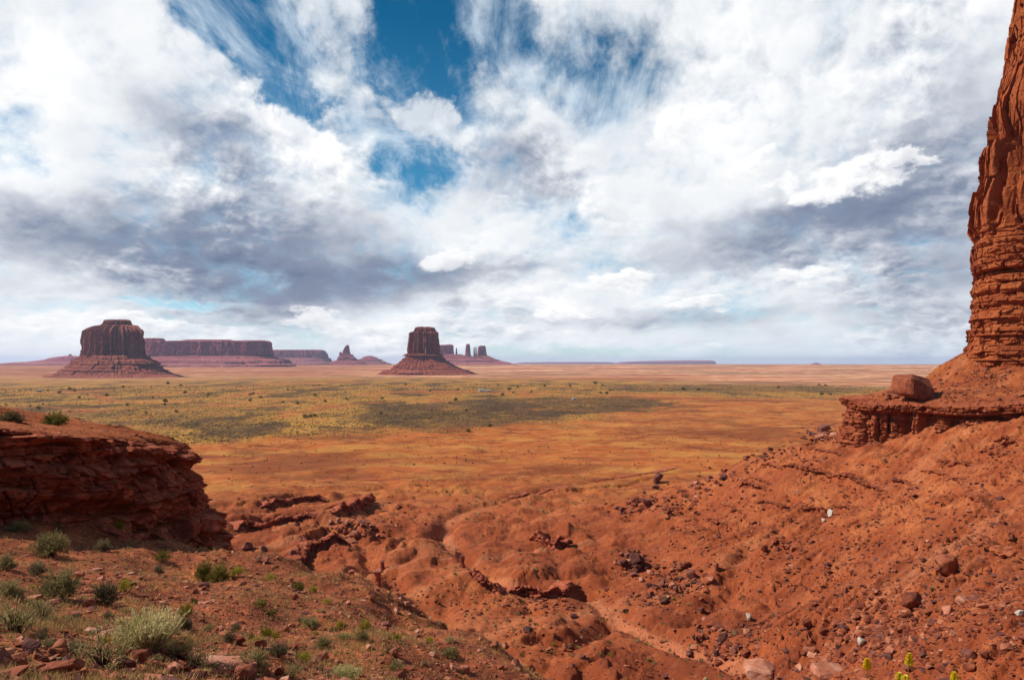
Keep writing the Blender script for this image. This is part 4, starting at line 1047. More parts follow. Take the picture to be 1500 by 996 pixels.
small_ledge([(484, 752), (500, 753), (520, 748), (538, 742), (551, 735)], 4.4, 'little flat capped ledge above the pale rubble in the basin', 1.0, 6, 801, M_CLIFF, thick=0.9)
small_ledge([(380, 743), (400, 740), (425, 738), (455, 734), (480, 735)], 2.6, 'dark ragged rim left of the little capped ledge', 0.8, 5, 811, M_CLIFF)
small_ledge([(342, 777), (372, 775), (405, 769), (440, 764), (464, 767)], 2.6, 'long dark rim running out from behind the cliff', 0.8, 5, 821, M_CLIFF)
small_ledge([(430, 846), (438, 828), (450, 815), (473, 804), (510, 797)], 3.4, 'curved overhanging rim around a hollow beyond the near hillside', 1.2, 5, 831, M_CLIFF)
small_ledge([(775, 792), (795, 800), (815, 803), (840, 797)], 3.2, 'dark crumbling ledge above the bare bank by the wash', 0.8, 4, 841, M_CLIFF, jag=0.3)
small_ledge([(742, 868), (765, 872), (792, 876), (815, 874), (832, 868), (846, 858)], 2.6, 'jagged dark outcrop where the wash bends', 0.3, 4, 851, M_CLIFF, jag=0.3, bw=1.0)
small_ledge([(690, 840), (702, 856), (718, 866), (734, 870)], 2.4, 'dark gully bank left of the jagged outcrop', 0.8, 3, 861, M_CLIFF, jag=0.3)
small_ledge([(1140, 684), (1180, 692), (1220, 703), (1262, 712), (1300, 722)], 1.5, 'long thin ledge crossing the slope under the big ledge', 0.6, 2.5, 871, dmin=40.0)
small_ledge([(1172, 744), (1192, 750), (1214, 757)], 1.7, 'short ledge beside the white block', 0.6, 2.5, 881, dmin=40.0)
small_ledge([(1408, 726), (1432, 742), (1452, 758)], 1.4, 'short slanting ledge high on the slope at right', 0.6, 2, 891, dmin=40.0)
small_ledge([(1436, 797), (1462, 810), (1500, 826)], 1.2, 'slanting ledge running off the right edge', 0.6, 2, 901, dmin=40.0)
small_ledge([(1128, 800), (1146, 805), (1170, 809)], 1.8, 'small dark ledge low on the slope above the light streak', 0.6, 2.5, 911, dmin=40.0)
small_ledge([(1350, 690), (1385, 702), (1412, 712)], 1.1, 'faint thin ledge high in the middle of the slope', 0.5, 2, 921, dmin=40.0)
small_ledge([(1085, 712), (1105, 715), (1122, 719)], 1.7, 'stubby bedded ledge near the slope skyline', 0.5, 2.5, 931, dmin=40.0)
small_ledge([(738, 731), (770, 725), (800, 720), (842, 711)], 0.7, 'low dark step on the plain beyond the wash', 0.5, 4, 941, M_CLIFF)
small_ledge([(860, 705), (930, 696), (1000, 686)], 0.5, 'long dark crack like step crossing the plain', 0.4, 4, 951, M_CLIFF)
small_ledge([(690, 940), (700, 960), (706, 985)], 2.0, 'short bank under the end of the near hillside', 0.5, 2, 956, M_LEDGE)

def contour_ledges():
    r = np.random.RandomState(77); made = 0
    for lev in (-19.5, -22.5, -26, -29, -32, -35, -38.5, -42, -45, -48.5):
        jj = np.where((_thg > math.radians(5)) & (_thg < math.radians(35.5)))[0][::2]
        run = []
        for j in list(jj) + [None]:
            ok = False
            if j is not None:
                k = np.where((RIGHT(GX[:, j], GY[:, j])[60:] > lev) & (GX[60:, j] > 14) & (rows[60:] > 60) & (rows[60:] < 330))[0]
                if len(k):
                    i = k[0] + 60; X_, Y_ = GX[i, j], GY[i, j]
                    ok = pn2(X_ / 13, Y_ / 13 + lev, 79) > 0.02 and np.hypot(LIP_S[:, 0] - X_, LIP_S[:, 1] - Y_).min() > 9
                    ok = ok and (not run or np.hypot(run[-1][0] - X_, run[-1][1] - Y_) < 4)
            if ok: run.append((X_, Y_))
            else:
                if len(run) >= 9 and made < 44:
                    p_ = np.array(run); p_ = p_[::max(1, len(p_) // 7)]
                    pix = [(750 + F * a / b, HZ - F * ground_z(a, b) / b) for a, b in p_]
                    if len(pix) >= 3:
                        small_ledge(pix, r.uniform(0.5, 1.3), 'thin broken bed of red rock cropping out along the right slope', 0.5, 1.6, 1000 + 17 * made, None, dmin=40.0, thick=0.4, bw=1.1, sink=0.6, group='thin rock beds along the right slope'); made += 1
                run = []
contour_ledges()

# ---- standing pillars in the basin
def hoodoo(px, py, wpx, hpx, capmat, label, seed):
    p = on_ground(px, py, 95.0); s = p.y / F; w_, h_ = wpx * s, hpx * s; r = np.random.RandomState(seed)
    root = empty('hoodoo', p, label, 'rock pillar')
    n_, k_ = 26, 22; a = np.linspace(0, 2 * np.pi, n_, endpoint=False)[None]; t_ = np.linspace(0, 1, k_)[:, None]
    z_ = (-0.15 + 0.98 * t_) * h_; rad = w_ * 0.5 * np.interp(t_.ravel(), [0, 0.2, 0.5, 0.8, 1.0], [1.5, 1.0, 0.7, 0.6, 0.66])[:, None] * (1 + 0.5 * fbm3(np.cos(a) * 1.2, np.sin(a) * 1.2, z_ * 0.9, 3, seed))
    v = np.stack([rad * np.cos(a), rad * np.sin(a), z_ + 0 * a], -1).reshape(-1, 3)
    make_mesh('column', v, grid_quads(k_, n_, True), None, False, None, M_CLIFF, root)
    me = hull_mesh('cap_stone', seed + 60, (w_ * 0.95, w_ * 0.8, h_ * 0.2), 14, 0.5, 1, 0.05, capmat)
    o = bpy.data.objects.new('cap_stone', me); COL.objects.link(o); o.parent = root; o.location = (0, 0, h_ * 0.88)

# ------------------------------------------------------------------ stones
random.seed(11)
rs = np.random.RandomState(5)

def hull_mesh(name, seed, dims, npts=16, boxy=0.4, cuts=0, rough=0.05, mat=None, flat=True):
    r = np.random.RandomState(seed)
    p = r.normal(size=(npts, 3)); p /= np.linalg.norm(p, axis=1, keepdims=True)
    p = np.sign(p) * np.abs(p) ** (1 - boxy * 0.6); p /= np.abs(p).max(0)
    p *= np.array(dims) / 2 * (0.8 + 0.2 * r.rand(npts, 1))
    bm = bmesh.new()
    for q in p: bm.verts.new(q)
    g = bmesh.ops.convex_hull(bm, input=bm.verts[:])
    for v in [v for v in bm.verts if not v.link_faces]: bm.verts.remove(v)
    if cuts:
        bmesh.ops.bevel(bm, geom=bm.edges[:], offset=0.035 * max(dims), segments=1, affect='EDGES', profile=0.6)
        bmesh.ops.triangulate(bm, faces=bm.faces[:])
        bmesh.ops.subdivide_edges(bm, edges=[e for e in bm.edges if e.calc_length() > 0.14 * max(dims)], cuts=cuts, use_grid_fill=True)
        bmesh.ops.triangulate(bm, faces=bm.faces[:])
        k = 2.6 / max(dims)
        for v in bm.verts:
            c = v.co * k + Vector((seed * 3.1, 0, 0))
            d = mnoise.noise(c) * 0.5 + mnoise.noise(c * 2.7) * 0.3 + mnoise.noise(c * 6.5) * 0.18
            v.co += v.normal * d * rough * max(dims)
    bm.normal_update()
    me = bpy.data.meshes.new(name); bm.to_mesh(me); bm.free()
    me.polygons.foreach_set('use_smooth', np.full(len(me.polygons), not flat))
    if mat: me.materials.append(mat)
    return me

def stone_material(name, c0, c1, c2, scale=1.0):
    m = bpy.data.materials.new(name); m.use_nodes = True
    t = NT(m.node_tree); t.n.clear()
    pos = t.n.new('ShaderNodeNewGeometry').outputs['Position']; rnd = t.n.new('ShaderNodeObjectInfo').outputs['Random']
    n1 = t.noise(pos, 1.3 * scale, 5, 0.6); n2 = t.noise(pos, 9 * scale, 4, 0.65); cell = t.noise(pos, 0.55 * scale, 2, 0.5)
    v = t.add(t.add(t.mul(n1, 0.45), t.mul(cell, 0.5)), t.mul(t.sub(rnd, 0.5), 0.22))
    col = t.ramp(v, [(0.34, c0), (0.48, c1), (0.62, c2)])
    col = t.mix(t.mapr(n2, 0.52, 0.75, 0.0, 0.4), col, c2); col = t.mix(t.mapr(n2, 0.46, 0.28, 0.0, 0.5), col, tuple(c * 0.6 for c in c0))
    bs = t.n.new('ShaderNodeBsdfPrincipled'); t.put(bs.inputs['Base Color'], col); bs.inputs['Roughness'].default_value = 0.9; bs.inputs['Specular IOR Level'].default_value = 0.15
    bp = t.n.new('ShaderNodeBump'); bp.inputs['Strength'].default_value = 0.7; bp.inputs['Distance'].default_value = 0.08 / scale
    t.put(bp.inputs['Height'], n2); t.l.new(bp.outputs[0], bs.inputs['Normal'])
    out = t.n.new('ShaderNodeOutputMaterial'); t.l.new(bs.outputs[0], out.inputs[0])
    return m

M_RED = stone_material('red_stone', (0.13, 0.032, 0.016), (0.22, 0.057, 0.026), (0.32, 0.11, 0.055))
M_PINK = stone_material('pale_pink_stone', (0.26, 0.080, 0.042), (0.36, 0.130, 0.072), (0.46, 0.22, 0.145))
M_DARK = stone_material('dark_varnished_stone', (0.07, 0.026, 0.022), (0.13, 0.045, 0.034), (0.22, 0.075, 0.05))
M_WHITE = stone_material('white_stone', (0.26, 0.17, 0.13), (0.35, 0.27, 0.22), (0.45, 0.38, 0.33))
STM = dict(red=M_RED, pink=M_PINK, dark=M_DARK, white=M_WHITE)

PROTO = {}
def proto(shape, mat, k):
    key = (shape, mat, k)
    if key not in PROTO:
        dims = dict(block=(1, .85, .72), round=(1, .92, .78), slab=(1, .78, .26), tall=(0.7, 0.62, 1.0))[shape]
        PROTO[key] = hull_mesh('stone', 100 + k * 7 + hash_s(shape), dims, 22 if shape == 'round' else 13, 0.1 if shape == 'round' else 0.5, 2, 0.055, STM[mat])
    return PROTO[key]
def hash_s(s): return sum(ord(c) for c in s)

def put_stone(name, p, w, h, shape, mat, label=None, group=None, cat='rock', sink=0.18, rz=None, tilt=0.22, k=None, d=None):
    """a stone w metres across and h high, its foot at p"""
    k = random.randrange(5) if k is None else k
    o = bpy.data.objects.new(name, proto(shape, mat, k)); COL.objects.link(o)
    hz = dict(block=.72, round=.78, slab=.26, tall=1.0)[shape]; wx = 0.7 if shape == 'tall' else 1.0
    sx = w / wx; o.scale = (sx, sx * random.uniform(0.85, 1.1), h / hz)
    o.rotation_euler = (random.uniform(-tilt, tilt), random.uniform(-tilt, tilt), random.uniform(0, 6.28) if rz is None else rz)
    o.location = (p[0], p[1], p[2] + h * (0.5 - sink))
    return tag(o, label, cat, group)

def stone_px(px, py, wpx, hpx, shape, mat, label, group=None, name='boulder', **kw):
    p = on_ground(px, py, 95.0 if 'basin' in label or 'left edge' in label or 'little ledge' in label or 'curved rim' in label or 'rubble pile' in label or 'wash slope' in label else 5.0)
    if p is None: return None
    s = p.y / F
    return put_stone(name, p, wpx * s, hpx * s * 1.12, shape, mat, label, group, **kw)

HAND = [
 (1386, 838, 40, 34, 'round', 'red', 'large rounded red boulder alone on the right slope'),
 (1340, 891, 42, 28, 'block', 'red', 'squat angular boulder below the large rounded one'),
 (1206, 632, 24, 13, 'round', 'dark', 'dark flat boulder on top of the rock pile beside the ledge end'),
 (1222, 640, 17, 10, 'slab', 'pink', 'leaning pale slab in the pile beside the ledge end'),
 (1203, 645, 22, 11, 'slab', 'pink', 'widest pale slab low in the pile beside the ledge end'),
 (1234, 631, 12, 9, 'block', 'red', 'small red block wedged between the pile and the ledge'),
 (1188, 648, 12, 7, 'slab', 'red', 'small slab at the left tip of the pile beside the ledge'),
 (1217, 757, 13, 13, 'block', 'white', 'white block on the upper right slope'),
 (1207, 764, 8, 6, 'block', 'white', 'little white chip just under the white block'),
 (1098, 907, 12, 11, 'block', 'white', 'bright white rock by the dark rubble, lower right'),
 (966, 707, 19, 17, 'block', 'dark', 'dark boulder perched alone on the far edge of the slope'),
 (962, 716, 14, 6, 'block', 'dark', 'dark low rock under the perched boulder'),
 (944, 743, 23, 18, 'block', 'dark', 'biggest dark boulder in the cluster on the slope edge'),
 (931, 736, 16, 11, 'block', 'red', 'red block touching the biggest dark boulder of the cluster'),
 (913, 750, 15, 9, 'block', 'dark', 'dark rock at the left end of the cluster on the slope edge'),
 (981, 754, 12, 10, 'block', 'red', 'red rock at the right end of the edge cluster'),
 (1019, 712, 12, 8, 'block', 'pink', 'pale pink rock on the slope edge above the cluster'),
 (1035, 705, 13, 9, 'block', 'red', 'reddish rock beside the pale pink one on the slope edge'),
 (1060, 702, 16, 8, 'slab', 'dark', 'dark slab near the top of the slope edge'),
 (932, 825, 28, 20, 'block', 'dark', 'jagged dark rock heap in the basin above the small fins'),
 (910, 828, 14, 9, 'block', 'dark', 'smaller dark rock left of the jagged heap'),
 (930, 839, 9, 9, 'tall', 'dark', 'small dark fin standing below the jagged heap'),
 (970, 859, 12, 15, 'tall', 'dark', 'upright dark purple rock at the foot of the right slope'),
 (1012, 846, 15, 14, 'round', 'dark', 'round purple rock above the rubble at the slope foot'),
 (1004, 831, 15, 12, 'block', 'red', 'red block above the round purple rock'),
 (1051, 833, 13, 11, 'block', 'red', 'lone red block right of the round purple rock'),
 (990, 866, 15, 10, 'block', 'dark', 'dark block in the rubble between the purple rocks'),
 (1119, 806, 14, 11, 'round', 'red', 'rounded stone part way up the right slope'),
 (953, 874, 13, 10, 'block', 'dark', 'dark purple rock left of the basin rubble'),
 (975, 882, 22, 9, 'slab', 'dark', 'low dark slab under the basin rubble'),
 (940, 851, 11, 9, 'block', 'pink', 'pale squarish stone beside the basin rubble'),
 (835, 864, 13, 11, 'block', 'pink', 'pale block beside the dark jagged outcrop'),
 (1462, 867, 15, 12, 'block', 'pink', 'pinkish block near the right edge, mid slope'),
 (1492, 899, 16, 10, 'block', 'white', 'whitish rock low at the right edge'),
 (362, 804, 21, 13, 'block', 'dark', 'upper dark block of the boulder group beyond the left edge'),
 (366, 822, 19, 14, 'block', 'red', 'lower red block of the boulder group beyond the left edge'),
 (387, 814, 12, 19, 'tall', 'dark', 'upright dark stone in the boulder group beyond the left edge'),
 (391, 824, 16, 10, 'block', 'dark', 'dark tilted stone at the foot of the upright one'),
 (378, 822, 11, 9, 'round', 'pink', 'pink stone squeezed between the grouped boulders'),
 (428, 817, 13, 15, 'round', 'dark', 'dark rounded boulder standing alone before the curved rim'),
 (519, 787, 17, 11, 'slab', 'pink', 'widest pale slab in the rubble under the little ledge'),
 (508, 770, 14, 10, 'slab', 'pink', 'pale slab high in the rubble under the little ledge'),
 (497, 765, 10, 8, 'block', 'pink', 'pale block left in the rubble under the little ledge'),
 (530, 767, 12, 8, 'slab', 'pink', 'pale slab right in the rubble under the little ledge'),
 (486, 766, 9, 7, 'block', 'pink', 'small pale block leftmost in the rubble under the little ledge'),
 (514, 795, 22, 6, 'slab', 'pink', 'flat pale slab lying in front of the rubble pile'),
 (605, 893, 15, 10, 'block', 'pink', 'pale block on the wash slope below the left hill'),
 (841, 905, 15, 8, 'block', 'dark', 'dark wedge on the mound beside the wash'),
 (772, 925, 15, 10, 'block', 'dark', 'dark jagged lump on the mound above the lower gully'),
 (812, 933, 9, 9, 'round', 'dark', 'small round dark stone right of the jagged lump'),
 (828, 952, 13, 12, 'block', 'red', 'red stone at the edge of the lower gully'),
 (1026, 896, 13, 8, 'block', 'dark', 'dark stone under the overhung bank by the wash'),
 (1060, 938, 18, 14, 'block', 'dark', 'largest dark rock of the rubble above the orange mound'),
 (1078, 948, 11, 10, 'block', 'red', 'red rock beside the largest dark rubble rock'),
 (1048, 962, 15, 13, 'block', 'dark', 'dark rock at the foot of the rubble above the orange mound'),
 (1025, 922, 12, 10, 'block', 'red', 'single red rock left of the rubble above the orange mound'),
 (1112, 990, 60, 24, 'round', 'pink', 'broad smooth pinkish boulder at the bottom edge'),
 (1214, 993, 62, 22, 'slab', 'pink', 'long pale flat boulder at the bottom edge right of the broad one'),
 (1262, 945, 17, 14, 'block', 'white', 'pale grey rock in the lower right rubble'),
 (1305, 958, 18, 13, 'block', 'pink', 'light pink rock above the yellow flowers'),
 (1258, 925, 13, 10, 'block', 'pink', 'small pinkish rock over the pale grey one'),
 (52, 878, 26, 8, 'slab', 'pink', 'thin pale slab left of the pair of near shrubs'),
 (144, 836, 22, 7, 'slab', 'pink', 'flat pinkish slab lying alone up the near hillside'),
 (78, 886, 24, 10, 'slab', 'pink', 'pale flagstone at the near left below the grey shrub'),
 (298, 860, 20, 9, 'block', 'dark', 'dark low stone under the dark green bush'),
 (340, 978, 96, 20, 'slab', 'pink', 'long cracked pale slab at the bottom of the near hillside'),
 (358, 992, 40, 22, 'round', 'red', 'round brown boulder under the long cracked slab'),
 (74, 992, 96, 24, 'slab', 'red', 'broad red slab at the bottom left corner'),
 (48, 956, 36, 22, 'block', 'dark', 'dark jagged block near the bottom left corner'),
 (20, 846, 28, 14, 'block', 'pink', 'pale stacked stone by the left edge of the hillside'),
 (110, 905, 32, 14, 'block', 'red', 'red stone jutting from the bank above the feathery bush'),
 (545, 880, 16, 11, 'block', 'red', 'red block on the drop edge of the near hillside'),
 (564, 921, 17, 13, 'round', 'dark', 'dark round boulder below the drop edge'),
]
for px, py, w_, h_, shp, mt, lab in HAND:
    stone_px(px, py, w_, h_, shp, mt, lab)

# the great block lying on the bench above the ledge
p = on_ground(1350, 590)
big = bpy.data.objects.new('boulder', hull_mesh('boulder', 905, (1, 0.8, 0.6), 14, 0.75, 3, 0.022, M_RED)); COL.objects.link(big)
sb = p.y / F
def big_block(o):
    bm = bmesh.new()
    pts = [(-.50, -.30, .02), (-.46, .34, .04), (.06, -.46, -.34), (.50, .02, -.22), (.40, .40, -.1), (-.40, -.22, .36), (-.30, .36, .42), (.10, -.36, .10), (.50, .06, .26), (.36, .42, .34), (-.12, .0, .43), (-.02, -.44, -.18), (-.48, -.1, .30)]
    for q in pts: bm.verts.new(q)
    bmesh.ops.convex_hull(bm, input=bm.verts[:])
    for v in [v for v in bm.verts if not v.link_faces]: bm.verts.remove(v)
    bmesh.ops.bevel(bm, geom=bm.edges[:], offset=0.018, segments=2, affect='EDGES')
    for _ in range(2):
        bmesh.ops.triangulate(bm, faces=bm.faces[:])
        bmesh.ops.subdivide_edges(bm, edges=[e for e in bm.edges if e.calc_length() > 0.05], cuts=1, use_grid_fill=True)
    bmesh.ops.triangulate(bm, faces=bm.faces[:])
    for v in bm.verts:
        c = v.co
        d = mnoise.noise(c * 3) * 0.016 + mnoise.noise(c * 8) * 0.014 + mnoise.noise(Vector((c.x * 2, c.y * 2, c.z * 22))) * 0.012 + mnoise.noise(c * 20) * 0.006
        v.co += v.normal * d
    bm.normal_update(); bm.to_mesh(o.data); bm.free()
    o.data.polygons.foreach_set('use_smooth', np.zeros(len(o.data.polygons), bool))
big_block(big)
big.scale = (75 * sb, 60 * sb, 62 * sb); big.location = (p.x, p.y + 3, p.z + 15.5 * sb)
big.rotation_euler = (0.06, -0.08, 0.5)
tag(big, 'huge angular red block resting on the bench above the ledge', 'rock')

hoodoo(553, 862, 15, 30, M_PINK, 'dark pillar with a pale cap stone beside the near hillside drop', 1)
hoodoo(515, 852, 14, 18, M_RED, 'small mushroom shaped pillar left of the pale capped one', 2)
hoodoo(676, 830, 9, 18, M_DARK, 'slim dark pillar standing beside the wash', 3)
hoodoo(560, 834, 8, 14, M_DARK, 'short dark stump behind the pale capped pillar', 4)

# masks for the scatter: position on the polar grid gives the zone
def polar_sample(n, r0, r1, a0=-37, a1=37):
    r = np.exp(rs.uniform(math.log(r0), math.log(r1), n)); a = np.radians(rs.uniform(a0, a1, n))
    x, y = r * np.sin(a), r * np.cos(a)
    z = ground_zv(x, y)
    return x, y, z, r
_LO = [hull_mesh('s', 40 + k, (1, 0.85, 0.65) if k % 3 else (1, 0.8, 0.35), 11, 0.4) for k in range(8)]
_LOV = [(np.array([v.co[:] for v in m.vertices]), np.array([f.vertices[:] for f in m.polygons if len(f.vertices) == 3])) for m in _LO]
def stone_field(name, xs, ys, zs, sizes, mats, frac, label=None):
    """many small stones as one piece of ground cover"""
    V, T, MI = [], [], []; off = 0
    pick = rs.choice(len(mats), len(xs), p=frac)
    for x, y, z, s, mi in zip(xs, ys, zs, sizes, pick):
        v, t = _LOV[rs.randint(8)]
        a = rs.uniform(0, 6.28); c, sn = math.cos(a), math.sin(a)
        q = v * s * rs.uniform(0.75, 1.2, 3)
        q = np.stack([q[:, 0] * c - q[:, 1] * sn, q[:, 0] * sn + q[:, 1] * c, q[:, 2]], 1) + (x, y, z + 0.14 * s)
        V.append(q); T.append(t + off); off += len(v); MI.append(np.full(len(t), mi))
    o = make_mesh(name, np.vstack(V), None, np.vstack(T), False)
    for m in mats: o.data.materials.append(m)
    mi = np.concatenate(MI).astype(np.int32)
    if len(mi) == len(o.data.polygons): o.data.polygons.foreach_set('material_index', mi)
    o['kind'] = 'stuff'
    return o

ZONES = []
x, y, z, r = polar_sample(230000, 8, 420)
zr = RIGHT(x, y); zl = LEFT(x, y); isl = (zl > zr - 1)
px, py = pix_rows(x, y, z)
clump = pn2(x / 14, y / 14, 801) + 0.6 * pn2(x / 5, y / 5, 803)
dlip, slip, _ = seg_dist(x, y, LIP_S)
onb = (slip > 0) & (x > 100) & (dlip < 80)
dens = np.where(isl, 0.30 + 0.25 * clump, np.where(onb, 0.55, sst(zr, -60, -50) * (0.33 + 0.75 * np.maximum(clump, -0.3)) + 0.06 + 0.22 * np.maximum(clump, 0)))
# thick rubble towards the lower right of the slope and round its foot
dens = dens + np.where(isl, 0, 0.55 * np.exp(-(((x - 42) / 22) ** 2 + ((y - 100) / 38) ** 2)) + 0.5 * np.exp(-(((x - 35) / 16) ** 2 + ((y - 178) / 22) ** 2) ))
keep = rs.rand(len(x)) < dens
u = rs.rand(len(x))
size = np.where(isl, 0.05 * (1 - u * 0.985) ** -0.55, np.where(onb, 0.30 * (1 - u * 0.985) ** -0.45, 0.17 * (1 - u * 0.99) ** -0.55))
size = np.minimum(size, np.where(isl, 0.5, 2.2)); size = np.maximum(size, 0.9 * r / 731)
# piles of fallen blocks: pixel centre, half spread, number, size range in pixels, colour
PILES = [(920, 748, 22, 9, 16, 4, 10, 'dark'), (950, 738, 26, 11, 22, 4, 11, 'dark'), (985, 738, 30, 14, 26, 4, 10, 'red'), (1030, 713, 30, 10, 22, 4, 10, 'red'), (1070, 697, 30, 9, 18, 4, 9, 'dark'), (1110, 677, 26, 9, 16, 4, 9, 'red'), (1150, 660, 25, 9, 12, 3, 8, 'red'),
         (930, 824, 24, 16, 46, 4, 12, 'dark'), (1000, 848, 46, 24, 60, 4, 12, 'dark'), (960, 880, 44, 14, 30, 4, 10, 'dark'), (1060, 945, 42, 26, 80, 4, 13, 'dark'), (1110, 925, 30, 14, 30, 4, 9, 'red'),
         (1270, 930, 72, 44, 230, 4, 14, 'red'), (1345, 925, 56, 40, 120, 4, 12, 'red'), (1205, 640, 30, 12, 30, 5, 13, 'pink'), (1265, 590, 20, 6, 24, 3, 8, 'red'), (1410, 790, 70, 54, 100, 3, 9, 'red'), (1300, 830, 95, 60, 140, 3, 8, 'red'), (1455, 880, 46, 55, 90, 3, 10, 'red'),
         (1200, 850, 80, 44, 90, 3, 8, 'red'), (1460, 690, 40, 60, 90, 2, 7, 'pink'), (1395, 577, 60, 16, 90, 2, 6, 'pink'), (1450, 550, 50, 15, 90, 2, 6, 'pink'), (1310, 580, 12, 6, 10, 4, 10, 'dark'),
         (515, 775, 36, 15, 46, 4, 12, 'pink'), (560, 762, 40, 20, 26, 2, 6, 'pink'), (800, 884, 44, 14, 36, 4, 9, 'dark'), (770, 930, 60, 30, 34, 3, 9, 'dark'), (660, 880, 60, 20, 26, 3, 7, 'red'), (560, 860, 22, 20, 24, 3, 7, 'pink'), (1150, 770, 120, 60, 150, 2, 6, 'red'), (1300, 720, 110, 40, 120, 2, 6, 'red'), (1050, 780, 90, 50, 90, 2, 6, 'red')]
PX, PS, PC = [], [], []
for cx_, cy_, rx_, ry_, n_, s0, s1, cm in PILES:
    for _ in range(int(n_ * 1.7)):
        g_ = on_ground(cx_ + rx_ * rs.normal() * 0.6, cy_ + ry_ * rs.normal() * 0.6, 60.0)
        if g_ is None: continue
        PX.append((g_.x, g_.y, g_.z)); PS.append(1.3 * s0 * (s1 / s0) ** (rs.rand() ** 1.8) * g_.y / F); PC.append(cm)
for _ in range(420):
    a_, b_ = rs.uniform(-60, 275), rs.uniform(600, 660)
    d_ = rs.uniform(43, 66); xx_ = (a_ - 750) / F * d_
    if np.hypot(_c[:, 0] - xx_, _c[:, 1] - d_).min() < 0.9 or not (-60 < xx_ < -24.5) or (xx_ + 24.5) > -0.35 * abs(d_ - 52): continue
    PX.append((xx_, d_, cliff_top(xx_, d_) + 0.02)); PS.append(0.07 * (1 - 0.98 * rs.rand()) ** -0.5 if rs.rand() < 0.97 else 0.5); PC.append('red')
PX = np.array(PX); NB = len(x)
x = np.concatenate([x, PX[:, 0]]); y = np.concatenate([y, PX[:, 1]]); z = np.concatenate([z, PX[:, 2]]); r = np.hypot(x, y)
size = np.concatenate([size, PS]); keep = np.concatenate([keep, np.ones(len(PS), bool)]); zr = RIGHT(x, y); zl = LEFT(x, y); isl = (zl > zr - 1)
px, py = pix_rows(x, y, z); dlip, slip, _ = seg_dist(x, y, LIP_S); onb = (slip > 0) & (x > 100) & (dlip < 80)
app = size / r
idx = np.where(keep)[0]; order = idx[np.argsort(-app[idx])]
# leave the hand placed stones, the bushes and the camera's own feet free
order = np.array([i for i in order if r[i] > 9])
inview = (px > 5) & (px < 1495) & (py < 992)
vis = [i for i in order if inview[i] and (lambda g: g is not None and abs(g.y - y[i]) < 0.06 * y[i] + 1)(on_ground(px[i], py[i]))]
NIND = 210
ind = vis[:NIND]; inds = set(ind)
for i in ind:
    zone = 'left' if isl[i] else ('bench' if onb[i] else ('slope' if zr[i] > -52 else 'basin'))
    mt = rs.choice(['red', 'pink', 'dark', 'white'], p={'left': [.53, .36, .11, 0], 'bench': [.54, .42, .04, 0], 'slope': [.60, .18, .22, 0], 'basin': [.55, .2, .25, 0]}[zone])
    if i >= NB and rs.rand() < 0.75: mt = PC[i - NB]
    word = dict(red='reddish', pink='pale pink', dark='dark', white='whitish')[mt]
    where = dict(left='lying loose on the near hillside', bench='lying on the bench between ledge and tower', slope='strewn on the bare right slope', basin='lying on the floor of the basin')[zone]
    shp = rs.choice(['block', 'round', 'slab'], p=[.55, .25, .2]) if zone != 'left' else rs.choice(['block', 'slab'], p=[.4, .6])
    shw = dict(block='angular', round='rounded', slab='flat')[shp]
    h = size[i] * dict(block=.72, round=.78, slab=.30)[shp]
    put_stone('stone', (x[i], y[i], z[i]), size[i], h, shp, mt, 'small %s %s stone %s' % (word, shw, where), '%s %s stones %s' % (word, shw, where), 'stone')
rest = np.array([i for i in order if i not in inds])
li = rest[isl[rest]]; stone_field('near_gravel', x[li], y[li], z[li], size[li], [M_RED, M_PINK, M_DARK, M_WHITE], [.60, .30, .10, .0])
ri = rest[~isl[rest]]; stone_field('slope_rubble', x[ri], y[ri], z[ri], size[ri], [M_RED, M_PINK, M_DARK, M_WHITE], [.66, .14, .20, .0])

# ------------------------------------------------------------------ plants
def leaf_material(name, c0, c1, c2):
    m = bpy.data.materials.new(name); m.use_nodes = True
    t = NT(m.node_tree); t.n.clear()
    pos = t.n.new('ShaderNodeNewGeometry').outputs['Position']; rnd = t.n.new('ShaderNodeObjectInfo').outputs['Random']
    n = t.noise(pos, 9.0, 3, 0.6); n2 = t.noise(pos, 1.6, 2, 0.5)
    v = t.add(t.add(t.mul(n, 0.6), t.mul(n2, 0.4)), t.mul(t.sub(rnd, 0.5), 0.25))
    col = t.ramp(v, [(0.32, c0), (0.5, c1), (0.68, c2)])
    d = t.n.new('ShaderNodeBsdfDiffuse'); t.put(d.inputs[0], col)
    tr = t.n.new('ShaderNodeBsdfTranslucent'); t.put(tr.inputs[0], col)
    mx = t.n.new('ShaderNodeMixShader'); mx.inputs[0].default_value = 0.3; t.l.new(d.outputs[0], mx.inputs[1]); t.l.new(tr.outputs[0], mx.inputs[2])
    out = t.n.new('ShaderNodeOutputMaterial'); t.l.new(mx.outputs[0], out.inputs[0])
    return m
L_SAGE = leaf_material('sage_leaf', (0.17, 0.14, 0.055), (0.29, 0.24, 0.10), (0.44, 0.37, 0.18))
L_YEL = leaf_material('rabbitbrush_leaf', (0.15, 0.13, 0.016), (0.28, 0.24, 0.03), (0.45, 0.37, 0.06))
L_GRN = leaf_material('dark_green_leaf', (0.07, 0.066, 0.014), (0.14, 0.128, 0.026), (0.25, 0.21, 0.05))
L_DRY = leaf_material('dry_straw', (0.27, 0.165, 0.065), (0.42, 0.27, 0.11), (0.54, 0.39, 0.18))
L_FEA = leaf_material('feathery_pale_leaf', (0.25, 0.21, 0.08), (0.42, 0.35, 0.14), (0.60, 0.50, 0.25))
L_GREY = leaf_material('grey_brown_leaf', (0.09, 0.07, 0.035), (0.16, 0.125, 0.065), (0.25, 0.20, 0.11))
L_FLOWER = leaf_material('yellow_flower', (0.78, 0.50, 0.01), (0.86, 0.62, 0.02), (0.90, 0.72, 0.10))
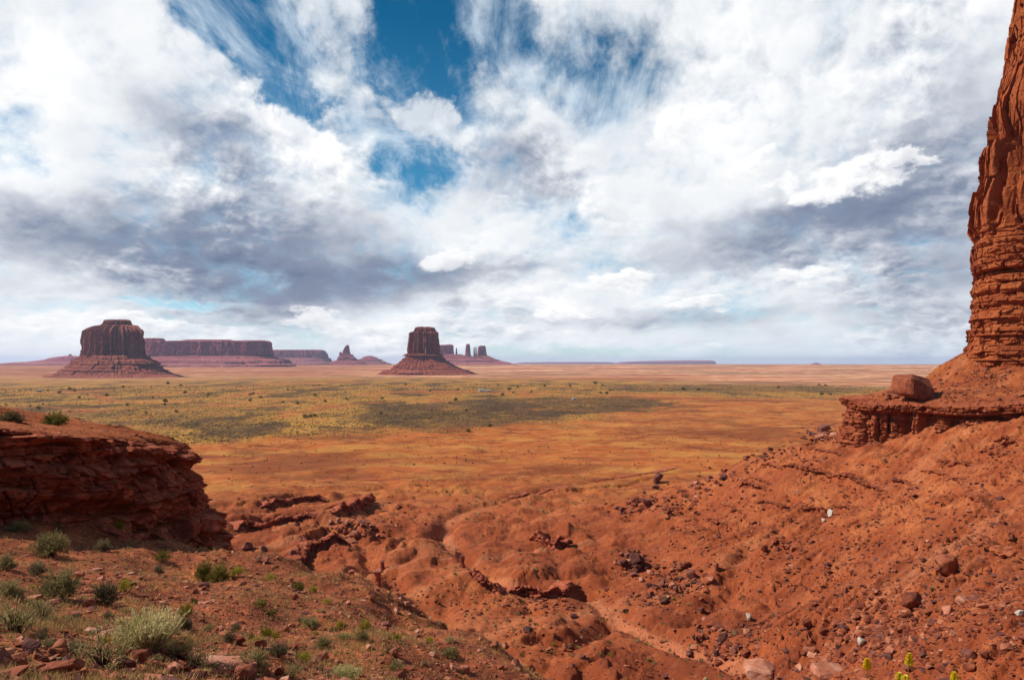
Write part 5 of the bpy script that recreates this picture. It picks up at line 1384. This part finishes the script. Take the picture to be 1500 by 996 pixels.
L_STEM = leaf_material('woody_stem', (0.07, 0.045, 0.03), (0.13, 0.09, 0.06), (0.20, 0.15, 0.10))
L_SCRUB = leaf_material('dark_scrub', (0.035, 0.030, 0.013), (0.065, 0.052, 0.021), (0.11, 0.085, 0.034))
LM = dict(sage=L_SAGE, yellow=L_YEL, green=L_GRN, dry=L_DRY, feather=L_FEA, grey=L_GREY)

def quad_leaves(base, direc, length, width, r):
    """thin leaf blades"""
    n = len(base); d = direc / np.linalg.norm(direc, axis=1, keepdims=True)
    a = np.cross(d, r.normal(size=(n, 3))); a /= np.linalg.norm(a, axis=1, keepdims=True) + 1e-9
    L = np.asarray(length)[:, None]; W = np.asarray(width)[:, None]
    v = np.stack([base - a * W * 0.3, base + a * W * 0.3, base + d * L * 0.6 + a * W * 0.5, base + d * L, base + d * L * 0.6 - a * W * 0.5], 1)
    i = np.arange(n)[:, None] * 5
    q = np.concatenate([i, i + 1, i + 2, i + 4], 1); t = np.concatenate([i + 4, i + 2, i + 3], 1)
    return v.reshape(-1, 3), q, t

def stems_mesh(tips, r, rad=0.012):
    V, Q = [], []; o = 0
    for tip in tips:
        mid = tip * 0.5 * np.array([0.8, 0.8, 1.1]); pts = [np.array([0, 0, -0.12]) + tip * [0.06, 0.06, 0], mid, tip]
        for k, p in enumerate(pts):
            w = rad * (1 - 0.33 * k)
            V += [p + (w, 0, 0), p + (-w * .5, w * .87, 0), p + (-w * .5, -w * .87, 0)]
        for k in range(2):
            for j in range(3): Q.append((o + k * 3 + j, o + k * 3 + (j + 1) % 3, o + k * 3 + 3 + (j + 1) % 3, o + k * 3 + 3 + j))
        o += 9
    return np.array(V), np.array(Q)

PL = {}
def plant_proto(kind, seed, lod):
    """unit plant about one metre across; lod 0 = near, 1 = middle, 2 = far"""
    key = (kind, seed, lod)
    if key in PL: return PL[key]
    r = np.random.RandomState(seed * 13 + 3)
    nb, nl = {0: (95, 26), 1: (60, 12), 2: (26, 6)}[lod]
    if kind in ('dry', 'feather'):
        n = nb * (10 if kind == 'feather' else 7)
        a = r.uniform(0, 6.28, n); lean = r.uniform(0.02, 0.85, n) ** 0.8
        d = np.stack([np.cos(a) * lean, np.sin(a) * lean, np.ones(n)], 1); d /= np.linalg.norm(d, axis=1, keepdims=True)
        base = np.stack([np.cos(a) * 0.16 * r.rand(n), np.sin(a) * 0.16 * r.rand(n), np.full(n, -0.04)], 1)
        ln = r.uniform(0.45, 0.95, n)
        v, q, t = quad_leaves(base, d, ln, np.full(n, 0.016 if lod == 0 else 0.03), r)
        if kind == 'feather':
            m = n * 3; k = r.randint(0, n, m); b2 = base[k] + d[k] * (ln[k] * r.uniform(0.45, 0.98, m))[:, None]
            v2, q2, t2 = quad_leaves(b2, d[k] + r.normal(size=(m, 3)) * 0.5, r.uniform(0.05, 0.12, m), np.full(m, 0.022 if lod == 0 else 0.04), r)
            q = np.vstack([q, q2 + len(v)]); t = np.vstack([t, t2 + len(v)]); v = np.vstack([v, v2])
        tips = d[:14] * ln[:14, None] * 0.7
    else:
        a = r.uniform(0, 6.28, nb); ez = r.uniform(0.02, 1.0, nb) ** 0.8
        rad = np.sqrt(1 - ez ** 2) * 0.5; lump = 0.72 + 0.36 * np.abs(np.sin(a * 2.5 + seed)) * r.uniform(0.6, 1.1, nb)
        if kind == 'leggy': lump *= r.uniform(0.6, 1.5, nb)
        tips = np.stack([np.cos(a) * rad * lump, np.sin(a) * rad * lump, (ez * 0.62 + 0.08) * lump], 1)
        fr = r.uniform((0.45 if kind != 'leggy' else 0.6) if lod < 2 else 0.02, 1.02, (nb, nl))
        if kind == 'leggy': fr = fr[:, :max(nl // 3, 3)]
        b = (tips[:, None] * fr[..., None]).reshape(-1, 3)
        b += r.normal(size=b.shape) * 0.030
        d = b / (np.linalg.norm(b, axis=1, keepdims=True) + 1e-6) + r.normal(size=b.shape) * 0.55 + [0, 0, 0.5]
        n = len(b)
        s = {0: 1.0, 1: 1.6, 2: 3.2}[lod]
        v, q, t = quad_leaves(b, d, r.uniform(0.05, 0.10, n) * s ** 0.7, np.full(n, 0.020) * s, r)
    mk = dict(leggy='sage').get(kind, kind)
    fol = bpy.data.meshes.new('foliage'); o = make_mesh('foliage', v, q, t, False, None, LM[mk], link=False); fol = o.data; bpy.data.objects.remove(o)
    st = None
    if lod < 2:
        sv, sq = stems_mesh(tips[:: (2 if lod == 0 else 4)], r, 0.010); o = make_mesh('stems', sv, sq, None, False, None, L_STEM, link=False); st = o.data; bpy.data.objects.remove(o)
    PL[key] = (fol, st)
    return PL[key]

def put_plant(name, p, w, h, kind, lod, label, cat, group=None, seed=None):
    fol, st = plant_proto(kind, random.randrange(4) if seed is None else seed, lod)
    sc = (w, w, h / 0.70) if kind not in ('dry', 'feather') else (w, w, h / 0.85)
    rz = random.uniform(0, 6.28)
    if st is None:
        o = bpy.data.objects.new(name, fol); COL.objects.link(o)
    else:
        o = bpy.data.objects.new(name, None); COL.objects.link(o); o.empty_display_size = 0.3
        for nm, me in (('foliage', fol), ('stems', st)):
            c = bpy.data.objects.new(nm, me); COL.objects.link(c); c.parent = o
    o.location = p; o.scale = sc; o.rotation_euler = (0, 0, rz)
    return tag(o, label, cat, group)

def plant_px(px, py, wpx, hpx, kind, label, name='sagebrush', cat='shrub', group=None, lod=None):
    p = on_ground(px, py)
    if p is None: return
    s = p.y / F
    return put_plant(name, p, wpx * s, hpx * s * 1.05, kind, (0 if wpx > 26 else 1) if lod is None else lod, label, cat, group)

NEARP = [
 (74, 814, 54, 32, 'sage', 'round grey green shrub nearest under the dark cliff', 'sagebrush'),
 (28, 778, 34, 16, 'sage', 'pale low shrub at the foot of the dark cliff, left edge', 'sagebrush'),
 (173, 779, 20, 16, 'yellow', 'small yellow green shrub alone in the shade of the cliff', 'rabbitbrush'),
 (86, 876, 66, 40, 'sage', 'broad pale sage shrub at left below the round one', 'sagebrush'),
 (156, 884, 44, 32, 'grey', 'dark drooping grey shrub between pale and yellow shrubs', 'dry_shrub'),
 (184, 866, 24, 18, 'yellow', 'compact bright yellow green shrub beside the drooping grey one', 'rabbitbrush'),
 (298, 850, 30, 26, 'green', 'left half of the dark green double bush near the drop edge', 'rabbitbrush'),
 (321, 852, 34, 25, 'green', 'right half of the dark green double bush near the drop edge', 'rabbitbrush'),
 (348, 844, 22, 16, 'yellow', 'small olive shrub just right of the dark green double bush', 'rabbitbrush'),
 (232, 842, 18, 14, 'grey', 'small blue grey shrub above the pale flat slab', 'dry_shrub'),
 (238, 822, 22, 16, 'green', 'small green shrub mid way up the shaded hillside', 'rabbitbrush'),
 (150, 808, 28, 18, 'grey', 'dull thin shrub beside the shaded cliff foot', 'dry_shrub'),
 (54, 842, 30, 18, 'grey', 'dull brown shrub under the round grey green one', 'dry_shrub'),
 (8, 835, 30, 22, 'sage', 'grey shrub cut by the left edge of the hillside', 'sagebrush'),
 (216, 957, 84, 62, 'feather', 'large feathery pale yellow bush, biggest on the near hillside', 'feathery_bush'),
 (264, 962, 44, 28, 'dry', 'straw coloured dry grass tuft beside the feathery bush', 'grass_tuft'),
 (268, 926, 30, 24, 'grey', 'grey shrub behind the straw coloured tuft', 'dry_shrub'),
 (272, 902, 24, 18, 'yellow', 'round olive shrub above the grey one', 'rabbitbrush'),
 (345, 926, 17, 13, 'grey', 'little dark shrub right of the olive round shrub', 'dry_shrub'),
 (335, 942, 24, 16, 'grey', 'brown low shrub under the little dark one', 'dry_shrub'),
 (368, 986, 56, 34, 'sage', 'full green grey shrub behind the long cracked slab', 'sagebrush'),
 (390, 936, 26, 18, 'yellow', 'left of two touching yellow green shrubs mid hillside', 'rabbitbrush'),
 (405, 939, 20, 14, 'yellow', 'right of two touching yellow green shrubs mid hillside', 'rabbitbrush'),
 (408, 962, 30, 22, 'grey', 'blue grey shrub below the touching pair', 'dry_shrub'),
 (446, 970, 26, 16, 'yellow', 'vivid yellow green shrub low on the hillside', 'rabbitbrush'),
 (473, 950, 28, 16, 'sage', 'flat sage shrub above right of the vivid one', 'sagebrush'),
 (436, 868, 20, 16, 'green', 'dark round shrub near the top of the drop edge', 'rabbitbrush'),
 (458, 868, 16, 10, 'yellow', 'pair of tiny yellow shrubs by the dark round shrub', 'rabbitbrush'),
 (396, 850, 18, 10, 'yellow', 'low yellow shrub along the upper drop edge', 'rabbitbrush'),
 (381, 890, 20, 13, 'green', 'small green shrub in the shaded middle of the hillside', 'rabbitbrush'),
 (398, 902, 18, 10, 'green', 'smaller green shrub under the shaded one', 'rabbitbrush'),
 (536, 925, 20, 20, 'yellow', 'tall bright shrub at the tip of the drop edge', 'rabbitbrush'),
 (530, 940, 26, 16, 'sage', 'sage shrub leaning under the tall bright one', 'sagebrush'),
 (498, 922, 15, 13, 'yellow', 'small round shrub left of the tall bright one', 'rabbitbrush'),
 (454, 918, 30, 14, 'sage', 'wide pale shrub mid hillside', 'sagebrush'),
 (580, 939, 18, 12, 'yellow', 'yellow shrub right of the tip of the drop edge', 'rabbitbrush'),
 (505, 938, 16, 11, 'feather', 'pale straw shrub between the sage shrubs', 'feathery_bush'),
 (506, 996, 42, 18, 'feather', 'pale feathery tuft cut by the bottom edge', 'feathery_bush'),
 (428, 992, 34, 20, 'leggy', 'sparse leggy shrub at the bottom edge', 'leggy_shrub'),
 (22, 930, 70, 46, 'leggy', 'sparse green shrub spreading at the far left edge', 'leggy_shrub'),
 (150, 976, 92, 44, 'leggy', 'wide sparse shrub in front of the feathery bush', 'leggy_shrub'),
 (290, 978, 44, 26, 'leggy', 'thin sparse shrub between straw tuft and cracked slab', 'leggy_shrub'),
 (60, 905, 50, 24, 'leggy', 'thin straggly shrub above the jagged block', 'leggy_shrub'),
 (12, 876, 40, 26, 'sage', 'sage shrub half out of the frame below the stacked stone', 'sagebrush'),
 (582, 980, 24, 14, 'sage', 'sage shrub right of the bottom slope', 'sagebrush'),
 (572, 957, 16, 10, 'grey', 'little brown shrub between lower sage shrubs', 'dry_shrub'),
 (628, 942, 15, 10, 'yellow', 'yellow shrub out on the end of the hillside', 'rabbitbrush'),
 (660, 962, 30, 14, 'sage', 'pale shrub near the end of the hillside', 'sagebrush'),
]
for px_, py_, w_, h_, kd, lab, nm in NEARP:
    plant_px(px_, py_, w_, h_, kd, lab, nm, 'grass tuft' if kd == 'dry' else 'shrub')
# two shrubs on top of the cliff
for (px_, py_, d_, w_, h_, kd, lab, nm) in ((82, 616, 50, 1.75, 0.95, 'green', 'dark green shrub on the rim of the dark cliff', 'rabbitbrush'), (14, 624, 46.5, 1.7, 0.75, 'grey', 'dry brown shrub on the cliff rim at the left edge', 'dry_shrub')):
    q_ = PT(px_, py_, d_); put_plant(nm, (q_[0], q_[1], cliff_top(q_[0], q_[1]) + 0.02), w_, h_, kd, 0, lab, 'shrub')

# smaller shrubs of the near hillside and of the basin, each its own object
x, y, z, r = polar_sample(5200, 14, 430)
zr = RIGHT(x, y); zl = LEFT(x, y); isl = (zl > zr - 1)
nw, _, _ = seg_dist(x, y, WASH)
px, py = pix_rows(x, y, z)
c1 = pn2(x / 11, y / 11, 821)
dens = np.where(isl, 0.12 + 0.45 * np.maximum(c1, 0), (1 - sst(zr, -57, -47)) * (0.32 + 0.5 * np.maximum(c1, 0) + 0.5 * np.exp(-(nw / 14) ** 2)) + 0.015)
keep = (rs.rand(len(x)) < dens) & ~((zl > -9.8) & (x < -21) & (y > 44)) & (nw > 1.2)
size = np.where(isl, rs.uniform(0.12, 0.38, len(x)), rs.uniform(0.5, 1.35, len(x)))
idx = np.where(keep)[0]; order = idx[np.argsort(-(size / r)[idx])]
vis = [i for i in order if 5 < px[i] < 1495 and py[i] < 990 and (lambda g: g is not None and abs(g.y - y[i]) < 0.05 * y[i] + 1)(on_ground(px[i], py[i]))]
NPL = 215; ind = vis[:NPL]; inds = set(ind)
KW = dict(sage='grey green', yellow='yellow green', green='dark green', grey='grey brown', dry='straw coloured')
NM = dict(sage='sagebrush', yellow='rabbitbrush', green='rabbitbrush', grey='dry_shrub', dry='grass_tuft')
for i in ind:
    kd = rs.choice(['sage', 'yellow', 'green', 'grey', 'dry'], p=[.30, .22, .06, .20, .22] if isl[i] else [.5, .12, .24, .14, 0])
    where = 'on the near hillside' if isl[i] else ('close to the dry wash' if nw[i] < 12 else 'out on the basin floor')
    put_plant(NM[kd], (x[i], y[i], z[i]), size[i], size[i] * rs.uniform(0.45, 0.75), kd, 1 if size[i] / r[i] * 731 > 7 else 2,
              'little %s %s growing %s' % (KW[kd], 'tuft' if kd == 'dry' else 'shrub', where), 'grass tuft' if kd == 'dry' else 'shrub', 'little %s %s %s' % (KW[kd], 'tufts' if kd == 'dry' else 'shrubs', where))
rest = [i for i in order if i not in inds]

def blob_field(name, xs, ys, zs, sz, mats, frac, flat=0.6):
    """low scrub too plentiful to count"""
    base = np.array([(1, 0, 0), (.3, .95, 0), (-.8, .6, 0), (-.8, -.6, 0), (.3, -.95, 0), (.5, .3, .6), (-.3, .5, .7), (-.2, -.5, .55), (0.05, 0, .95)]) * (.5, .5, 1)
    tri = np.array([(0, 1, 5), (1, 2, 6), (2, 3, 6), (3, 4, 7), (4, 0, 7), (1, 6, 5), (5, 6, 8), (6, 7, 8), (7, 5, 8), (3, 7, 6), (0, 5, 7)])
    n = len(xs); a = rs.uniform(0, 6.28, n); c, s_ = np.cos(a)[:, None], np.sin(a)[:, None]
    j = base[None] * rs.uniform(0.7, 1.3, (n, 9, 1))
    X = (j[..., 0] * c - j[..., 1] * s_) * sz[:, None] + xs[:, None]; Y = (j[..., 0] * s_ + j[..., 1] * c) * sz[:, None] + ys[:, None]
    Z = j[..., 2] * sz[:, None] * flat + zs[:, None] - 0.03 * sz[:, None]
    v = np.stack([X, Y, Z], -1).reshape(-1, 3); t = (tri[None] + (np.arange(n) * 9)[:, None, None]).reshape(-1, 3)
    o = make_mesh(name, v, None, t, False)
    for m in mats: o.data.materials.append(m)
    mi = np.repeat(rs.choice(len(mats), n, p=frac), len(tri)).astype(np.int32)
    if len(mi) == len(o.data.polygons): o.data.polygons.foreach_set('material_index', mi)
    o['kind'] = 'stuff'; return o
ri = np.array([i for i in rest if not isl[i]])
blob_field('basin_scrub', x[ri], y[ri], z[ri], size[ri], [L_SAGE, L_GRN, L_GREY], [.5, .25, .25])

# thin dry grass over the near hillside
x, y, z, r = polar_sample(70000, 9, 62, -37, 5)
g = pn2(x / 5, y / 5, 831) + 0.5 * pn2(x / 1.6, y / 1.6, 833)
keep = (LEFT(x, y) > RIGHT(x, y) - 0.5) & (rs.rand(len(x)) < 0.10 + 0.8 * np.maximum(g, 0)) & ~((x < -21) & (y > 44))
x, y, z = x[keep], y[keep], z[keep]; n = len(x); nbl = 5
bx = np.repeat(np.stack([x, y, z - 0.01], 1), nbl, 0) + rs.normal(size=(n * nbl, 3)) * (0.03, 0.03, 0)
d = np.stack([rs.normal(size=n * nbl) * 0.5, rs.normal(size=n * nbl) * 0.5, np.ones(n * nbl)], 1)
v, q, t = quad_leaves(bx, d, rs.uniform(0.06, 0.20, n * nbl), np.repeat(np.maximum(0.012, 0.0006 * np.hypot(x, y)), nbl), rs)
o = make_mesh('dry_grass', v, q, t, False, None, L_DRY); o['kind'] = 'stuff'

# scrub over the valley: one mass; the dark junipers that stand out are things
x, y, z, r = polar_sample(220000, 430, 2300)
vi = np.searchsorted(rows, r) - 1; vj = np.clip(((np.arctan2(x, y) - _thg[0]) / (_thg[1] - _thg[0])).astype(int), 0, NIN - 1)
vg = np.maximum(GC['veg'][vi, vj], GC['dark'][vi, vj]); cl = fbm2(x / 60, y / 60, 3, 841, 0.6)
keep = rs.rand(len(x)) < (0.02 + 0.55 * vg * (0.6 + 1.5 * cl))
x, y, z, r = x[keep], y[keep], z[keep], r[keep]
blob_field('valley_scrub', x, y, z, np.maximum(rs.uniform(0.35, 1.3, len(x)) , 0.62 * r / 731), [L_SCRUB, L_GRN, L_GREY, L_DRY], [.60, .18, .14, .08], 0.7)

def juniper_proto(seed):
    r = np.random.RandomState(seed); n = 260
    p = r.normal(size=(n, 3)); p /= np.linalg.norm(p, axis=1, keepdims=True); p *= r.uniform(0.5, 1, (n, 1)) ** 0.5 * (0.5, 0.5, 0.42); p[:, 2] += 0.45
    p += 0.09 * np.sin(p[:, [1, 2, 0]] * 9 + seed)
    v, q, t = quad_leaves(p, p - [0, 0, 0.2] + r.normal(size=(n, 3)) * 0.3, r.uniform(0.12, 0.24, n), r.uniform(0.10, 0.18, n), r)
    o = make_mesh('crown', v, q, t, False, None, L_GRN, link=False); cr = o.data; bpy.data.objects.remove(o)
    sv, sq = stems_mesh(np.array([[0.05, 0.02, 0.5], [-0.12, 0.1, 0.55], [0.15, -0.08, 0.5]]), r, 0.05)
    o = make_mesh('trunk', sv, sq, None, False, None, L_STEM, link=False); tk = o.data; bpy.data.objects.remove(o)
    return cr, tk
JP = [juniper_proto(s) for s in range(3)]
def put_juniper(px_, py_, w_, label, group=None):
    p_ = on_ground(px_, py_)
    if p_ is None: return
    s_ = p_.y / F * w_
    o = bpy.data.objects.new('juniper', None); COL.objects.link(o); o.location = p_; o.scale = (s_, s_, s_ * 0.85); o.rotation_euler = (0, 0, random.uniform(0, 6.28))
    cr, tk = random.choice(JP)
    for nm_, me_ in (('crown', cr), ('trunk', tk)):
        c_ = bpy.data.objects.new(nm_, me_); COL.objects.link(c_); c_.parent = o
    tag(o, label, 'tree', group)
put_juniper(686, 632, 5.5, 'dark juniper alone below the dark patch'); put_juniper(718, 625, 5, 'dark juniper at the lower rim of the dark patch')
put_juniper(447, 612, 6, 'largest of three junipers in a row left of the dark patch'); put_juniper(455, 611, 5, 'middle of three junipers in a row left of the dark patch'); put_juniper(461, 610, 5, 'right of three junipers in a row left of the dark patch')
put_juniper(242, 589, 6, 'dark juniper beside the dirt track on the left plain')
for _ in range(64):
    px_ = random.uniform(5, 700) if random.random() < 0.72 else random.uniform(700, 1230)
    py_ = random.uniform(562, 606) if px_ < 700 else random.uniform(562, 580)
    put_juniper(px_, py_, random.uniform(2.6, 5.0), 'small dark juniper dotted over the far scrub plain', 'junipers dotted over the plain')

# yellow plume flowers standing just under the viewpoint
def plume(px_, py_, hpx, d_, label):
    top = PT(px_, py_, d_); gz = ground_z(top[0], d_)
    H = top[2] - gz; r = np.random.RandomState(int(px_))
    o = empty('plume_flower', (top[0], d_, gz), label, 'flower'); L = 0.8 * hpx * d_ / F
    tips = np.array([[0.0, 0.0, H]]); 
    V, Q = [], []
    for k in range(7):
        f = k / 6; p_ = np.array([0.03 * math.sin(f * 3 + px_), 0.02 * f, H * f]); w = 0.006 * (1 - 0.5 * f)
        V += [p_ + (w, 0, 0), p_ + (-w * .5, w * .87, 0), p_ + (-w * .5, -w * .87, 0)]
    for k in range(6):
        for j in range(3): Q.append((k * 3 + j, k * 3 + (j + 1) % 3, k * 3 + 3 + (j + 1) % 3, k * 3 + 3 + j))
    make_mesh('stem', np.array(V), np.array(Q), None, True, None, L_YEL, o)
    n = 420; f = r.rand(n); a = r.uniform(0, 6.28, n); rad = 0.040 * (1 - 0.7 * f ** 1.5) + 0.004
    c = np.stack([0.03 * np.sin(1 - 0 * f) * 0 + 0.03 * math.sin(3 + px_) + np.cos(a) * rad * 0.3, 0.02 + np.sin(a) * rad * 0.3, H - L * (1 - f)], 1)
    v, q, t = quad_leaves(c, np.stack([np.cos(a), np.sin(a), 0.5 + 0 * a], 1), rad * 1.1, np.full(n, 0.011), r)
    make_mesh('flower_spike', v, q, t, False, None, L_FLOWER, o)
    n = 50; f = r.uniform(0.1, 0.75, n); a = r.uniform(0, 6.28, n)
    v, q, t = quad_leaves(np.stack([0 * f, 0 * f, H * f], 1), np.stack([np.cos(a), np.sin(a), 0.9 + 0 * a], 1), r.uniform(0.07, 0.14, n), np.full(n, 0.018), r)
    make_mesh('leaves', v, q, t, False, None, L_YEL, o)
for a_ in ((1268, 965, 20, 9.0, 'yellow flower plume left of the other plumes at the bottom edge'), (1330, 957, 24, 9.2, 'tallest yellow flower plume at the bottom edge'), (1317, 986, 14, 8.8, 'short yellow flower plume touching the tallest one'),
           (1403, 985, 18, 9.0, 'yellow flower plume furthest right at the bottom edge'), (1325, 990, 12, 8.7, 'lowest yellow flower plume under the tallest one')):
    plume(*a_)


# ------------------------------------------------------------------ the few buildings far out on the plain
def flat_mat(name, c, rough=0.8):
    m = bpy.data.materials.new(name); m.use_nodes = True; t = NT(m.node_tree); bs = t.n['Principled BSDF']
    pos = t.n.new('ShaderNodeNewGeometry').outputs['Position']
    t.put(bs.inputs['Base Color'], t.mix(t.mapr(t.noise(pos, 1.5, 4, 0.6), 0.3, 0.7), tuple(v * 0.75 for v in c), c)); bs.inputs['Roughness'].default_value = rough
    return m
M_WALLW = flat_mat('white_siding', (0.66, 0.64, 0.60)); M_WALLB = flat_mat('brown_boards', (0.22, 0.12, 0.07)); M_ROOFG = flat_mat('grey_roof', (0.28, 0.27, 0.27)); M_PANE = flat_mat('dark_window', (0.03, 0.035, 0.04), 0.2)
def box(name, c, d, mat, parent):
    x, y, z = (q / 2 for q in d); v = [(c[0] + sx * x, c[1] + sy * y, c[2] + sz * z) for sz in (-1, 1) for sx, sy in ((-1, -1), (1, -1), (1, 1), (-1, 1))]
    return make_mesh(name, v, [(0, 3, 2, 1), (4, 5, 6, 7), (0, 1, 5, 4), (1, 2, 6, 5), (2, 3, 7, 6), (3, 0, 4, 7)], None, False, None, mat, parent)
def house(name, px, py, L, W, H, gable, wall_m, roof_m, label, cat, rz=0.2):
    p = on_ground(px, py, 400); o = empty(name, p, label, cat); o.rotation_euler = (0, 0, rz)
    box('wall', (0, 0, H / 2 - 0.3), (L, W, H + 0.6), wall_m, o)
    e = 0.35
    v = [(-L / 2 - e, -W / 2 - e, H), (L / 2 + e, -W / 2 - e, H), (L / 2 + e, W / 2 + e, H), (-L / 2 - e, W / 2 + e, H), (-L / 2 - e, 0, H + gable), (L / 2 + e, 0, H + gable)]
    make_mesh('roof', v, [(0, 1, 5, 4), (2, 3, 4, 5), (0, 3, 2, 1)], [(0, 4, 3), (1, 2, 5)], False, None, roof_m, o)
    for fx in (-0.3, 0.3): box('window', (fx * L, -W / 2 - 0.02, H * 0.58), (1.3, 0.08, 1.0), M_PANE, o)
    box('door', (0.02 * L, -W / 2 - 0.02, 1.0), (1.0, 0.08, 2.0), M_ROOFG, o)
house('house', 705, 573.5, 11, 8, 3.6, 2.0, M_WALLW, M_ROOFG, 'tiny pale house with grey gabled roof out on the plain', 'house')
house('mobile_home', 715, 573.5, 13, 4.5, 3.0, 0.5, M_WALLW, M_WALLW, 'tiny long white mobile home beside the grey roofed house', 'mobile home', 0.0)
house('hut', 58, 574, 9, 7, 3.2, 1.6, M_WALLB, M_ROOFG, 'tiny brown hut far out on the plain at left', 'hut', 0.5)
house('trailer', 841, 585, 6, 2.6, 2.6, 0.3, M_WALLW, M_WALLW, 'tiny white trailer alone beyond the dark patch', 'trailer', 0.3)

# ------------------------------------------------------------------ the air
def build_haze():
    m = bpy.data.materials.new('thin_air'); m.use_nodes = True
    t = NT(m.node_tree); t.n.clear()
    pv = t.n.new('ShaderNodeVolumePrincipled'); pv.inputs['Color'].default_value = (0.64, 0.72, 1.0, 1)
    pv.inputs['Density'].default_value = 2.2e-5; pv.inputs['Anisotropy'].default_value = 0.2
    out = t.n.new('ShaderNodeOutputMaterial'); t.l.new(pv.outputs[0], out.inputs['Volume'])
    x, zlo, zhi = 47000, -420, 245
    v = [(sx * x, sy * x, z) for z in (zlo, zhi) for sx, sy in ((-1, -1), (1, -1), (1, 1), (-1, 1))]
    q = [(0, 3, 2, 1), (4, 5, 6, 7), (0, 1, 5, 4), (1, 2, 6, 5), (2, 3, 7, 6), (3, 0, 4, 7)]
    o = make_mesh('haze', v, q, None, False, None, m); o['kind'] = 'stuff'
build_haze()
